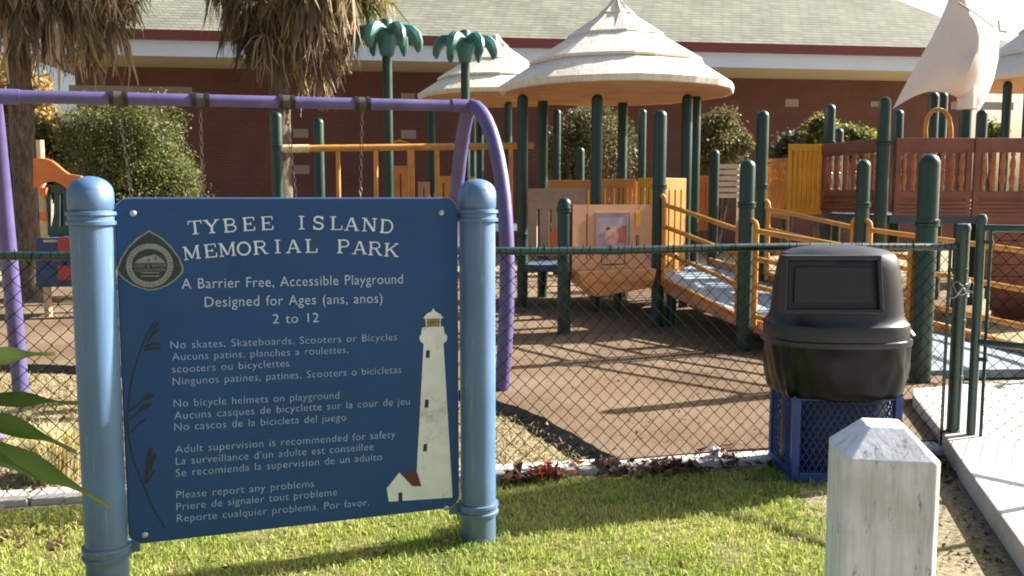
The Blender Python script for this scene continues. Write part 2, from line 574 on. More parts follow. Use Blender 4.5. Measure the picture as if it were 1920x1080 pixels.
# ================================================================== the ground
PADZ = 0.045
MB().add([(-400, -30, 0), (400, -30, 0), (400, 600, 0), (-400, 600, 0)], [(0, 1, 2, 3)]).build('ground', GROUND)['kind'] = 'structure'
FA, FB = G(930, 893), G(1785, 846)                         # fence line on the ground
FDIR = (FB - FA).normalized()
FNOR = Vector((-FDIR.y, FDIR.x, 0))                        # into the playground
def fence_pt(s, z=0.0, n=0.0):
    p = FA + FDIR * s + FNOR * n
    return Vector((p.x, p.y, z))
FLEN = (FB - FA).length
# lawn in front of the fence
lw = [fence_pt(-6, .004, -.10), fence_pt(1.6, .004, -.12), G(1500, 925, .004), G(1545, 980, .004), G(1560, 1085, .004), Vector((0.75, 0.9, .004)), Vector((-4, .4, .004))]
MB().add(lw, [tuple(range(len(lw)))]).build('lawn', LAWN)['kind'] = 'structure'
# rubber surfacing pad
edge = [G(1160, 868), G(1130, 852), G(1085, 828), G(1030, 800), G(980, 778), G(930, 758), G(800, 725), G(560, 702), G(300, 700), G(0, 690), G(-250, 690)]
edge = [(lambda q: Vector((q.x, q.y, 0)))(G(960 + FPX * p.x / (p.y * math.cos(PITCH) + CAMH * math.sin(PITCH)), 540 - FPX * (p.y * math.sin(PITCH) - CAMH * math.cos(PITCH)) / (p.y * math.cos(PITCH) + CAMH * math.sin(PITCH)) - 8, PADZ)) for p in edge]
fine = []
for i in range(len(edge) - 1):
    m_ = max(2, int((edge[i + 1] - edge[i]).length / .10))
    for j in range(m_):
        q = edge[i].lerp(edge[i + 1], j / m_)
        k_ = .03 * noise.noise(Vector((q.x * 3, q.y * 3, 5))) + .02 * noise.noise(Vector((q.x * 9, q.y * 9, 2)))
        fine.append(Vector((q.x + k_, q.y + k_, 0)))
edge = fine + [edge[-1]]
padpts = [Vector((p.x, p.y, PADZ)) for p in edge]
far = [Vector((-9, 16.5, PADZ)), Vector((9, 17, PADZ)), G(1800, 700, PADZ), G(1708, 742, PADZ), G(1762, 806, PADZ), fence_pt(FLEN - .02, PADZ, .10), fence_pt(1.5, PADZ, .12)]
MB().prism(padpts + far, (0, 0, -PADZ + .002)).build('rubber_surface', MULCH)['kind'] = 'structure'
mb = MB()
for i in range(len(edge) - 1):                             # rubber and shade black border down from the pad, tone painting its edge shade
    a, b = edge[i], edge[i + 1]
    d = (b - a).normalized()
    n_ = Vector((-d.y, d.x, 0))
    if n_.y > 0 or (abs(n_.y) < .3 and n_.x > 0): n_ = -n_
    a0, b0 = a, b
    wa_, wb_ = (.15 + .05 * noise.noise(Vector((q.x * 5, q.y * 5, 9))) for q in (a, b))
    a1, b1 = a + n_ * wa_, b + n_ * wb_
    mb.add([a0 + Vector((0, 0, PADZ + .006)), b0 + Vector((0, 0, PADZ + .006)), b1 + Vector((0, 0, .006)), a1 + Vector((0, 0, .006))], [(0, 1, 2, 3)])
mb.build('rubber_edge_shade', RUBBER_AND_SHADE)['kind'] = 'structure'
# concrete walk through the gate
WZ = 0.12
wk = [G(1712, 728, WZ), G(1712, 742, WZ), G(1764, 806, WZ), G(1802, 862, WZ), G(1935, 1046, WZ), Vector((2.1, 1.2, WZ)), Vector((4.2, 1.2, WZ)), Vector((5.4, 7.2, WZ)), G(1920, 712, WZ)]
MB().prism(wk, (0, 0, -WZ + .001)).build('sidewalk', CONC, bevel=.008)['kind'] = 'structure'
# concrete mow strip under the fence
mb = MB()
s = -6.0
while s < FLEN - .1:
    e = min(s + .92, FLEN - .05)
    mb.box((fence_pt((s + e) / 2, .016, .02 + random.uniform(-.006, .006))), (e - s - .012, .17, .04), math.atan2(FDIR.y, FDIR.x))
    s = e
mb.build('mow_strip_kerb', CONC, bevel=.006)['kind'] = 'structure'

# ================================================================== building
bl = thing('brick_building', 'dark red brick building with grey green shingle roof behind the playground', 'building', (0, 23, 0))
def bz(py, Y): return P(330, py, Y).z
YF0, YW0 = 21.0, 22.9
slope = 0.135
XL = P(128, 300, 22.0).x
def frontY(x, Y0): return Y0 + slope * (x + 8.0)
EZ0, EZ1, EZ2 = bz(105, YF0), bz(75, YF0), bz(57, YF0)
XR = 12.6
bd = Vector((1, slope, 0)).normalized()
bn = Vector((-slope, 1, 0)).normalized()
wl, wr = Vector((XL, frontY(XL, YW0), 0)), Vector((XR, frontY(XR, YW0), 0))
MB().prism([wl, wr, wr + bn * 16, wl + bn * 16], (0, 0, EZ0 - .002)).build('wall', BRICK, bl)
el, er = Vector((XL - .35, frontY(XL - .35, YF0), EZ0)), Vector((XR + .7, frontY(XR + .7, YF0), EZ0))
MB().prism([el + bn * .03, er + bn * .03, er + bn * 19, el + bn * 19], (0, 0, .06)).build('soffit', SOFFIT, bl)
mb = MB()
mb.prism([el, er, er + Vector((0, 0, EZ1 - EZ0)), el + Vector((0, 0, EZ1 - EZ0))], bn * .028)
mb.prism([er + bn * .03, er + bn * 19, er + bn * 19 + Vector((0, 0, EZ1 - EZ0)), er + bn * .03 + Vector((0, 0, EZ1 - EZ0))], bd * -.028)
mb.prism([el + bn * .03, el + bn * 19, el + bn * 19 + Vector((0, 0, EZ1 - EZ0)), el + bn * .03 + Vector((0, 0, EZ1 - EZ0))], bd * .028)
mb.build('fascia', FASCIA, bl)
up = Vector((0, 0, EZ1 - EZ0 + .003))
MB().prism([el + up, er + up, er + up + Vector((0, 0, EZ2 - EZ1)), el + up + Vector((0, 0, EZ2 - EZ1))], bn * -.13).build('gutter', GUTTER, bl)
rt = Vector((0, 0, EZ2 - EZ0))
pit, half = 0.72, 9.5
c0, c1, c2, c3 = el + rt - bn * .05, er + rt - bn * .05, er + rt + bn * 19, el + rt + bn * 19
r0, r1 = c0 + bd * half + bn * half + Vector((0, 0, half * pit)), c1 - bd * half + bn * half + Vector((0, 0, half * pit))
MB().add([c0, c1, c2, c3, r0, r1], [(0, 1, 5, 4), (1, 2, 5), (2, 3, 4, 5), (3, 0, 4), (3, 2, 1, 0)]).build('roof', SHINGLE, bl)
for (x0, y0, x1, y1) in [(752, 175, 778, 187), (752, 244, 780, 260), (550, 242, 578, 258), (552, 310, 580, 326), (1472, 186, 1497, 200), (1632, 190, 1656, 200), (1782, 192, 1900, 205), (130, 163, 360, 176)]:
    def onwall(px, py):
        d = ray(px, py)
        t = (YW0 + slope * 8.0) / (d.y - slope * d.x)
        return Vector((d.x * t, d.y * t, CAMH + d.z * t))
    a, b = onwall(x0, y1), onwall(x1, y0)
    m_ = MB().prism([Vector((a.x, a.y, a.z)) - bn * .02, Vector((b.x, b.y, a.z)) - bn * .02, Vector((b.x, b.y, b.z)) - bn * .02, Vector((a.x, a.y, b.z)) - bn * .02], bn * .018)
    m_.build('vent' if x1 - x0 < 60 else 'wall_band', LOUVRE, bl)

# ================================================================== park sign
RB = G(897, 1012)
LX = P(185, 700, 3.37)
LB = Vector((LX.x, 3.37, 0))
ps = thing('park_sign', 'large blue park sign with white lettering between two round blue posts', 'sign', ((LB.x + RB.x) / 2, (LB.y + RB.y) / 2, 0))
SD = (RB - LB).normalized()
SN = Vector((SD.y, -SD.x, 0))                              # towards the viewer
PR = 0.0765
ZTOP = 1.578
for B in (LB, RB):
    mb = MB().lathe([(PR, -.02), (PR, ZTOP - .125)], (B.x, B.y, 0), 40)
    po = mb.build('post', POSTBLUE, ps, True)
    prof = [(PR + .001, ZTOP - .124), (PR + .004, ZTOP - .12), (PR + .004, ZTOP - .062)]
    for i in range(9):
        a = i / 8 * math.pi / 2
        prof.append(((PR + .003) * math.cos(a), ZTOP - .06 + .06 * math.sin(a)))
    MB().lathe(prof, (B.x, B.y, 0), 40).build('cap', POSTBLUE, po, True)
    for zc in (ZTOP - .155, .148):
        MB().lathe([(PR + .001, zc - .026), (PR + .012, zc - .024), (PR + .013, zc - .012), (PR + .005, zc - .008), (PR + .005, zc + .008), (PR + .013, zc + .012), (PR + .012, zc + .024), (PR + .001, zc + .026)], (B.x, B.y, 0), 40).build('collar', POSTBLUE, po, True)
# panel plane through both post axes
def uv(px, py):
    d = ray(px, py)
    o = Vector((0, 0, CAMH))
    t = (LB - o).dot(SN) / d.dot(SN)
    q = o + d * t
    return (q - LB).dot(SD), q.z
def W(u, z, n=0.0):
    return Vector((LB.x + SD.x * u + SN.x * n, LB.y + SD.y * u + SN.y * n, z))
U0 = uv(228, 690)[0]
U1 = uv(858, 690)[0]
V1 = uv(540, 371)[1]
V0 = uv(540, 986)[1]
rad = .055
out = []
for (cu, cv, a0) in ((U0 + rad, V0 + rad, math.pi), (U1 - rad, V0 + rad, 1.5 * math.pi), (U1 - rad, V1 - rad, 0), (U0 + rad, V1 - rad, .5 * math.pi)):
    for i in range(8):
        a = a0 + i / 7 * math.pi / 2
        out.append((cu + rad * math.cos(a), cv + rad * math.sin(a)))
TH = .012
pn = MB().prism([W(u, v, TH) for u, v in out], SN * (-2 * TH)).build('panel', SIGNBLUE, ps, bevel=.005)
MB().prism([W((U0 + U1) / 2 + (u - (U0 + U1) / 2) * 1.0026, (V0 + V1) / 2 + (v - (V0 + V1) / 2) * 1.0026, TH * .55) for u, v in out], SN * (-1.1 * TH)).build('panel_edge_glint', paint('painted edge glint', (.34, .42, .50), .5), pn)  # pale rim whose colour stands in for the sunlit panel edge
for (x, y) in ((250, 400), (826, 399), (272, 1001), (835, 951)):
    u, v = uv(x, y)
    mb = MB()
    c = W(u, v, TH)
    mb.tube([c, c + SN * .004, c + SN * .008], [.012, .012, .007], 12)
    mb.build('bolt', STEEL, ps, True)
for (B, sgn) in ((LB, 1), (RB, -1)):
    for zc in (ZTOP - .155, .148):
        u0 = 0 if sgn > 0 else (RB - LB).length
        a = u0 + sgn * (PR + .004)
        b = (U0 + .008) if sgn > 0 else (U1 - .008)
        MB().beam(W(a, zc, -TH - .006), W(b + sgn * .03, zc, -TH - .006), .008, .05).build('bracket', POSTBLUE, ps)
# slab serif heading letters drawn as strokes on a unit cell
def ell(cx, cy, rx, ry, a0, a1, n=12):
    return [(cx + rx * math.cos(R(a0 + (a1 - a0) * i / n)), cy + ry * math.sin(R(a0 + (a1 - a0) * i / n))) for i in range(n + 1)]
T_, t_ = .15, .075
def sf(x, y, w=.34): return ([(x - w / 2, y), (x + w / 2, y)], t_)
b0, t0 = t_ / 2, 1 - t_ / 2
GL = {
 'T': (.95, [([(.475, b0), (.475, t0)], T_), ([(.04, t0), (.91, t0)], t_), ([(.06, t0), (.06, .74)], t_), ([(.89, t0), (.89, .74)], t_), sf(.475, b0, .42)]),
 'Y': (1.0, [([(.14, t0), (.5, .47)], T_), ([(.86, t0), (.5, .47)], .10), ([(.5, .5), (.5, b0)], T_), sf(.14, t0, .32), sf(.86, t0, .3), sf(.5, b0, .4)]),
 'B': (.88, [([(.18, b0), (.18, t0)], T_), ([(.04, t0), (.5, t0)] + ell(.5, .75, .24, .2125, 90, -90) + [(.18, .53)], .095), ([(.04, b0), (.52, b0)] + ell(.52, .28, .29, .2425, -90, 90) + [(.18, .52)], .10)]),
 'E': (.85, [([(.18, b0), (.18, t0)], T_), ([(.04, t0), (.78, t0)], t_), ([(.77, t0), (.77, .73)], t_), ([(.04, b0), (.80, b0)], t_), ([(.79, b0), (.79, .29)], t_), ([(.18, .51), (.55, .51)], t_), ([(.55, .40), (.55, .62)], t_)]),
 'I': (.5, [([(.25, b0), (.25, t0)], T_), sf(.25, b0, .44), sf(.25, t0, .44)]),
 'S': (.82, [(ell(.41, .735, .27, .225, 20, 250) + ell(.41, .27, .29, .23, 70, -160), .125), ([(.70, .70), (.70, .98)], t_), ([(.10, .02), (.10, .32)], t_)]),
 'L': (.82, [([(.18, b0), (.18, t0)], T_), sf(.18, t0, .40), ([(.0, b0), (.78, b0)], t_), ([(.77, b0), (.77, .33)], t_)]),
 'A': (1.0, [([(.15, b0), (.47, t0)], .085), ([(.85, b0), (.51, t0)], T_), ([(.27, .34), (.74, .34)], t_), sf(.14, b0, .30), sf(.86, b0, .32)]),
 'N': (1.0, [([(.17, b0), (.17, t0)], .09), ([(.20, t0), (.82, b0)], T_), ([(.85, b0), (.85, t0)], .09), sf(.12, t0, .28), sf(.17, b0, .32), sf(.85, t0, .32)]),
 'D': (.95, [([(.18, b0), (.18, t0)], T_), ([(.04, t0), (.46, t0)] + ell(.46, .5, .40, .4625, 90, -90, 16) + [(.04, b0)], .105)]),
 'M': (1.22, [([(.17, b0), (.17, t0)], .085), ([(.19, t0), (.61, .10)], T_), ([(.61, .10), (1.03, t0)], .085), ([(1.05, b0), (1.05, t0)], T_), sf(.13, t0, .26), sf(1.09, t0, .26), sf(.17, b0, .32), sf(1.05, b0, .34)]),
 'O': (.98, [(ell(.49, .5, .40, .455, 0, 360, 28), .125)]),
 'R': (.96, [([(.18, b0), (.18, t0)], T_), ([(.04, t0), (.52, t0)] + ell(.52, .74, .25, .2225, 90, -90) + [(.18, .5175)], .095), ([(.50, .52), (.80, b0)], .14), sf(.18, b0, .36), sf(.86, b0, .22)]),
 'P': (.86, [([(.18, b0), (.18, t0)], T_), ([(.04, t0), (.50, t0)] + ell(.50, .72, .27, .2425, 90, -90) + [(.18, .4775)], .10), sf(.18, b0, .38)]),
 'K': (1.0, [([(.18, b0), (.18, t0)], T_), ([(.84, t0), (.24, .44)], .085), ([(.42, .58), (.84, b0)], .14), sf(.18, b0, .34), sf(.18, t0, .34), sf(.84, t0, .26), sf(.86, b0, .30)]),
}
def ribbon(mb, pts, w, place, lift):
    n = len(pts)
    L, Rr = [], []
    for i in range(n):
        a, b = pts[max(i - 1, 0)], pts[min(i + 1, n - 1)]
        dx, dy = b[0] - a[0], b[1] - a[1]
        l = math.hypot(dx, dy) or 1
        nx, ny = -dy / l * w / 2, dx / l * w / 2
        L.append(place(pts[i][0] + nx, pts[i][1] + ny, lift))
        Rr.append(place(pts[i][0] - nx, pts[i][1] - ny, lift))
    mb.add(L + Rr, [(i, i + 1, n + i + 1, n + i) for i in range(n - 1)])
cnt = 0
HEAD = [('T', 367, 439, 4), ('Y', 398, 437, 4), ('B', 432, 435, 4), ('E', 467, 432.5, 3), ('E', 501, 431, 2), ('I', 565, 430, 0), ('S', 596.5, 430.5, 0), ('L', 630, 431, -1), ('A', 658, 432.5, -2), ('N', 691, 434, -3), ('D', 723, 437, -5),
        ('M', 361, 486, 6), ('E', 396, 482.5, 5), ('M', 427, 480, 4), ('O', 458, 478.5, 3), ('R', 489, 476.5, 3), ('I', 520.5, 474.5, 1), ('A', 550, 474, 1), ('L', 583.5, 473.5, 0), ('P', 643, 474.5, -1), ('A', 673, 476.5, -2), ('R', 702, 478.5, -3), ('K', 732, 481, -4)]
hd1, hd2 = MB(), MB()
for hi, (ch, px, py, ang) in enumerate(HEAD):
    hd = hd1 if hi < 11 else hd2
    wd, strokes = GL[ch]
    u, v = uv(px, py)
    u2, v2 = uv(px, py - 25.5)
    h = v2 - v
    sx = h * .96 * (1.12 if ch not in 'MI' else 1.0)
    ca, sa = math.cos(R(ang)), math.sin(R(ang))
    def place(x, y, l, u=u, v=v, h=h, sx=sx, ca=ca, sa=sa, wd=wd):
        X, Y = (x - wd / 2) * sx, y * h
        return W(u + X * ca - Y * sa, v + X * sa + Y * ca, TH + .0012 + l)
    for pts, w in strokes:
        cnt += 1
        ribbon(hd, pts, w, place, (cnt % 9) * .00012)
hd1.build('heading_lettering', WHITEL, pn)
hd2.build('heading_lettering', WHITEL, pn)
# sans text set with the built in face
def text_line(s, p0, p1, cap_px, lift=.0012, weight=-0.006):
    cu = bpy.data.curves.new('lettering', 'FONT')
    cu.body = s
    cu.size = 1.0
    cu.offset = weight
    cu.space_word = 1.25
    cu.space_character = 1.06
    cu.resolution_u = 3
    ob = bpy.data.objects.new('lettering', cu)
    COL.objects.link(ob)
    dg = bpy.context.evaluated_depsgraph_get()
    me = bpy.data.meshes.new_from_object(ob.evaluated_get(dg))
    vs = [v.co.copy() for v in me.vertices]
    fs = [tuple(p.vertices) for p in me.polygons]
    bpy.data.objects.remove(ob)
    bpy.data.curves.remove(cu)
    bpy.data.meshes.remove(me)
    x0, x1 = min(v.x for v in vs), max(v.x for v in vs)
    (ua, va), (ub, vb) = uv(*p0), uv(*p1)
    L = math.hypot(ub - ua, vb - va)
    du, dv = (ub - ua) / L, (vb - va) / L
    h = uv(p0[0], p0[1] - cap_px)[1] - va
    h1 = uv(p1[0], p1[1] - cap_px)[1] - vb
    sy = (h + h1) / 2 / .70
    k = L / (x1 - x0)
    return [W(ua + (v.x - x0) * k * du - v.y * sy * dv, va + (v.x - x0) * k * dv + v.y * sy * du, TH + lift) for v in vs], fs
SUB = [('A Barrier Free, Accessible Playground', (341, 541), (754, 531), 19), ('Designed for Ages (ans, anos)', (384, 575), (716, 567), 19), ('2 to 12', (511, 606), (597, 603), 18)]
RULES = [('No skates, Skateboards, Scooters or Bicycles', (320, 653), (743, 637), 14), ('Aucuns patins, planches a roulettes,', (323, 675), (652, 661), 14), ('scooters ou bicyclettes', (323, 698), (542, 686), 14), ('Ningunos patines, patines, Scooters o bicicletas', (324, 721), (751, 698), 14),
         ('No bicycle helmets on playground', (326, 762), (635, 746), 14), ('Aucuns casques de bicyclette sur la cour de jeu', (327, 785), (767, 757), 14), ('No cascos de la bicicleta del juego', (327, 806), (648, 787), 14),
         ('Adult supervision is recommended for safety', (329, 848), (740, 819), 14), ("La surveillance d'un adulte est conseillee", (330, 870), (699, 842), 14), ('Se recomienda la supervision de un adulto', (330, 892), (715, 861), 14),
         ('Please report any problems', (331, 933), (588, 911), 14), ('Priere de signaler tout probleme', (331, 955), (631, 927), 14), ('Reporte cualquier problema. Por favor.', (332, 977), (691, 946), 14)]
SUBM = paint('subtitle letter paint', (0.43, 0.52, 0.66), .5, 30, .15, 0)
for l in SUB: MB().add(*text_line(*l, weight=-.004)).build('subtitle_lettering', SUBM, pn)
for l in RULES: MB().add(*text_line(*l, weight=-.010)).build('rules_lettering', GREYL, pn)
def px_poly(mb, pts, lift, th=.0):
    q = []
    for x, y in pts:
        u, v = uv(x, y)
        q.append(W(u, v, TH + lift))
    mb.add(q, [tuple(range(len(q)))])
def px_rib(mb, pts, w, lift):
    ribbon(mb, [uv(x, y) for x, y in pts], w, lambda a, b, l: W(a, b, TH + l), lift)
# lighthouse picture
mb = MB()
px_poly(mb, [(793, 643), (830, 642), (847, 931), (728, 939), (724, 914), (747.5, 884.5), (772, 910), (786, 909), (780, 881)], .0012)
px_poly(mb, [(790, 613), (830, 611), (832, 626), (788, 628)], .0016)
px_poly(mb, [(785, 630), (788, 627), (833, 625), (837, 629), (836, 638), (830, 643), (793, 644), (786, 638)], .0020)
px_poly(mb, [(792, 597), (798, 588), (808, 583), (811, 577), (814, 583), (824, 588), (830, 596)], .0016)
px_poly(mb, [(796, 596), (798, 596), (799, 612), (797, 612)], .0018)
px_poly(mb, [(823, 595), (825, 595), (824.5, 611), (822.5, 611)], .0018)
mb.build('lighthouse_picture', LIGHTW, pn)
mb = MB()
px_poly(mb, [(755, 884), (780, 882.5), (789, 910), (772, 910)], .0024)
mb.build('cottage_roof_picture', MAROON, pn)
mb = MB()
px_poly(mb, [(798, 596), (824, 595), (823, 611), (799, 612)], .0014)
mb.build('lantern_picture', GOLD, pn)
mb = MB()
px_poly(mb, [(797.5, 656), (804.5, 655.5), (804, 670), (797, 670)], .0024)
px_poly(mb, [(795.5, 748), (802.5, 748), (802, 763), (794.5, 763)], .0024)
px_poly(mb, [(793, 831), (799.5, 830), (799, 844), (792, 845)], .0024)
px_poly(mb, [(746, 922), (753, 921), (753, 938), (746, 938.5)], .0024)
for k in range(5):
    px_rib(mb, [(801 + k * 5, 596), (801 + k * 5, 611)], .0022, .0026)
px_rib(mb, [(798, 604), (824, 603)], .0022, .0028)
mb.build('window_picture', DARKPT, pn)
# sea oats picture
mb = MB()
px_rib(mb, [(291, 600), (276, 628), (262, 660), (250, 700), (243, 735), (239.5, 775), (241, 815), (248, 850), (258, 880), (272, 915), (290, 955), (309, 987)], .0055, .0012)
for i, (x0, y0, x1, y1, w) in enumerate([(283, 628, 299, 602, .012), (277, 640, 299, 616, .011), (272, 649, 301, 644, .013), (270, 656, 302, 653, .012), (242, 770, 288, 740, .010), (243, 785, 284, 757, .010), (245, 810, 276, 783, .008), (268, 745, 289, 739, .014), (263, 764, 285, 756, .013), (272, 905, 281, 838, .010), (272, 900, 290, 848, .009), (274, 905, 291, 880, .009), (276, 870, 284, 840, .014), (282, 880, 293, 851, .011)]):
    mx_, my_ = (x0 + x1) / 2, (y0 + y1) / 2 - 3
    px_rib(mb, [(x0, y0), (mx_, my_), (x1, y1)], w * .75, .0013 + i * .0001)
mb.build('sea_oats_picture', DARKPT, pn)
# emblem
def emb_outline(k, cx=281.0, cy=497.0):
    pts = [(280, 431), (258, 445), (240, 463), (226, 485), (219, 504), (220, 511), (232, 523), (248, 534), (265, 541), (281, 544.5), (297, 542), (315, 535), (331, 524), (343, 511), (344.5, 502), (338, 484), (323, 463), (304, 445)]
    return [(cx + (x - cx) * k, cy + (y - cy) * k) for x, y in pts]
mb = MB()
px_poly(mb, emb_outline(1.0), .0030)
px_poly(mb, [(x, y) for x, y in ell(281, 497, 44, 41, 0, 360, 40)][:-1], .0038)
px_poly(mb, [(255, 491), (258, 487), (273, 480), (284, 479), (289, 476), (296, 479), (304, 485), (309, 491)], .0046)
for y in (510.5, 517): px_rib(mb, [(265, y), (299, y)], .0035, .0047)
px_rib(mb, [(252, 492.5), (310, 491.5)], .003, .0048)
mb.build('emblem', EMBT, pn)
mb = MB()
px_poly(mb, emb_outline(.945), .0034)
px_poly(mb, [(x, y) for x, y in ell(281, 497, 33.5, 31, 0, 360, 40)][:-1], .0042)
for k in range(40):
    a = 2 * math.pi * k / 40
    if .15 < (k / 40 + .25) % 1 < .95:
        c, s_ = math.cos(a), math.sin(a)
        px_rib(mb, [(281 + 37 * c, 497 + 34.5 * s_), (281 + 41 * c, 497 + 38.3 * s_)], .0025, .0044)
px_poly(mb, [(276, 488), (279, 484), (282, 488)], .0050)
px_poly(mb, [(289, 486), (292, 482), (295, 486)], .0050)
mb.build('emblem_field', EMBL, pn)
mb = MB()
mb.add(*text_line('LAND & WATER', (252, 501), (312, 500), 6, .0047, -.004))
mb.add(*text_line('CONSERVATION', (254, 508.2), (310, 507.5), 5, .0047, -.004))
mb.build('emblem_lettering', EMBT, pn)

# ================================================================== chain link fence
FZ = P(930, 470, FA.y).z
fe = thing('chain_link_fence', 'low dark green chain link fence with a top rail along the playground', 'fence', (FA.x, FA.y, 0))
def wire_mesh(place, s0, s1, z0, z1, dx=.04, r=.0029, n=4):
    mb = MB()
    k = int((s1 - s0) / dx)
    rows = int((z1 - z0) / dx)
    for i in range(k):
        pts = []
        for j in range(rows + 1):
            sg = (i + j) % 2
            jx = s0 + i * dx + (dx * 1.03 if sg else -.03 * dx)
            pts.append(place(jx + .002 * math.sin(i * 1.7 + j * .9), z0 + j * dx + .0015 * math.sin(i * 2.3), .003 if sg else -.003))
        mb.tube(pts, r, n, False)
    return mb
fmesh = wire_mesh(lambda s, z, n: fence_pt(s, z, n), -5.6, FLEN - .06, .02, FZ + .0)
fp = [fence_pt(-5.8 + .4 * i, FZ + .006 * math.sin(i * 1.1), 0) for i in range(int((FLEN + 5.8) / .4) + 1)] + [fence_pt(FLEN - .02, FZ - .0, 0)]
MB().tube(fp, .021, 12).build('top_rail', FGREEN, fe, True)
mb = fmesh                                                 # wire ties and the twisted knuckles along the rail
for i in range(int((FLEN + 5.5) / .04)):
    s_ = -5.5 + i * .04
    c = fence_pt(s_, FZ, 0)
    if i % 9 == 0:
        q = [c + Vector((FDIR.x * .006 * math.sin(k), FDIR.y * .006 * math.sin(k), 0)) + (FNOR * math.cos(k * .9) + Vector((0, 0, 1)) * math.sin(k * .9)) * .0235 for k in range(8)]
        mb.tube(q, .0022, 4)
    a = fence_pt(s_ + random.uniform(-.006, .006), FZ - .01, -.022)
    mb.tube([a, a + Vector((random.uniform(-.012, .012), 0, random.uniform(.015, .045)))], .0022, 4)
mb.build('wire_mesh', WIRE, fe)
for s_, rr, top in ((-5.8, .028, .03), (-3.5, .026, .0), (-.04, .026, .0), (1.93, .026, .0)):
    mb = MB()
    c = fence_pt(s_, 0, .035)
    dome_post(mb, c.x, c.y, 0, FZ - .01 + top, rr)
    mb.build('line_post', FGREEN, fe, True)
c = fence_pt(FLEN, 0, 0)
EPZ = P(1788, 419, c.y).z
mb = MB()
mb.lathe([(.038, 0), (.038, EPZ - .03)], (c.x, c.y, 0), 20)
ep = mb.build('end_post', FGREEN, fe, True)
MB().lathe([(.043, EPZ - .045), (.043, EPZ - .018), (.036, EPZ - .004), (.015, EPZ)], (c.x, c.y, 0), 20).build('cap', FGREEN, ep, True)
mb = MB()
mb.box(fence_pt(FLEN - .075, FZ / 2 + .01, 0), (.018, .006, FZ - .06), math.atan2(FDIR.y, FDIR.x))
for z in (.12, .45, .78, 1.08):
    mb.lathe([(.039, z - .012), (.0415, z - .011), (.0415, z + .011), (.039, z + .012)], (c.x, c.y, 0), 20)
    mb.box(fence_pt(FLEN - .058, z, 0), (.05, .012, .022), math.atan2(FDIR.y, FDIR.x))
mb.build('tension_bar', FGREEN, fe)

# gate, standing part open
gp = P(1829, 640, 5.19)
gt = thing('chain_link_gate', 'green chain link gate standing part open above the concrete walk', 'gate', (gp.x, gp.y, 0))
gd = Vector((.68, -.73, 0))
def gpt(s, z, n=0): return Vector((gp.x + gd.x * s + n * gd.y, gp.y + gd.y * s - n * gd.x, z))
GT, GBm = P(1838, 427, gp.y).z, P(1838, 846, gp.y).z
mb = MB()
mb.tube([gpt(0, GBm - .03), gpt(0, GT + .06)], .026, 14)
mb.lathe([(.030, GT + .03), (.030, GT + .055), (.02, GT + .075), (.005, GT + .08)], gpt(0, 0), 14)
for z in (GT, P(1838, 640, gp.y).z, GBm):
    mb.tube([gpt(.0, z), gpt(1.1, z)], .020, 12)
mb.tube([gpt(1.1, GBm - .03), gpt(1.1, GT + .03)], .022, 12)
mb.build('gate_frame', FGREEN, gt, True)
wire_mesh(lambda s, z, n: gpt(s, z, n), .06, 1.06, GBm, GT).build('wire_mesh', WIRE, gt)
MB().box(gpt(.055, (GT + GBm) / 2), (.018, .008, GT - GBm), math.atan2(gd.y, gd.x)).build('tension_bar', FGREEN, gt)
for z in (GBm + .06, GBm + .55, GT - .08):
    MB().box(gpt(.03, z), (.08, .014, .022), math.atan2(gd.y, gd.x)).build('hinge_clip', FGREEN, gt)
# wound wire and chain at the post
ch = MB()
zc = P(1788, 545, c.y).z
for k in range(3):
    q = [Vector((c.x + (.046 + .007 * math.sin(a * 3 + k)) * math.cos(a), c.y + (.046 + .007 * math.sin(a * 2 + k)) * math.sin(a), zc + .045 * math.sin(a * 1.5 + k * 2.1) + .012 * k)) for a in [i * .35 for i in range(19)]]
    ch.tube(q, .0045, 5)
a0, a1 = Vector((c.x + .045, c.y - .02, zc)), gpt(0, zc + .035)
ch.tube([a0 + (a1 - a0) * (i / 10) + Vector((0, -.03 * math.sin(i / 10 * math.pi), -.02 * math.sin(i / 10 * math.pi))) for i in range(11)], .006, 6)
tag(ch.build('latch_chain', STEEL), 'tangled steel chain wound round the fence end post beside the gate', 'chain')

# ================================================================== trash can
TC = Vector((P(1566, 700, 4.86).x, 4.86, 0))
tc = thing('trash_can', 'blue metal trash can with black bag and domed charcoal lid', 'trash can', TC)
def tz(py): return P(1566, py, TC.y).z
hd_ = .22
bx0, bx1 = P(1487, 800, 4.64).x, P(1692, 800, 4.64).x
hw = (bx1 - bx0) / 2
TC.x = (bx0 + bx1) / 2
tc.location = TC
mb = MB()
for sx in (-1, 1):
    for sy in (-1, 1):
        mb.box((TC.x + sx * (hw - .02), TC.y + sy * (hd_ - .02), .25), (.04, .04, .47))
for z in (.035, .47):
    mb.box((TC.x, TC.y - hd_ + .012, z), (hw * 2 - .082, .022, .05))
    mb.box((TC.x, TC.y + hd_ - .012, z), (hw * 2 - .082, .022, .05))
    for sx in (-1, 1):
        mb.box((TC.x + sx * (hw - .012), TC.y, z), (.022, hd_ * 2 - .082, .05))
mb.build('base_frame', CANBLUE, tc, bevel=.004)
mb = MB()
def strip_mesh(place, s0, s1, z0, z1, dx=.018, dz=.030):
    nx, nz = int((s1 - s0) / dx), int((z1 - z0) / dz)
    for i in range(nx):
        pts = [place(s0 + i * dx + (dx if (i + j) % 2 else 0), z0 + j * dz, .001 * (j % 2)) for j in range(nz + 1)]
        mb.tube(pts, .0042, 4, False)
for sy in (-1, 1):
    strip_mesh(lambda s_, z, n: Vector((TC.x + s_, TC.y + sy * (hd_ - .014) + n, z)), -hw + .04, hw - .04, .05, .46)
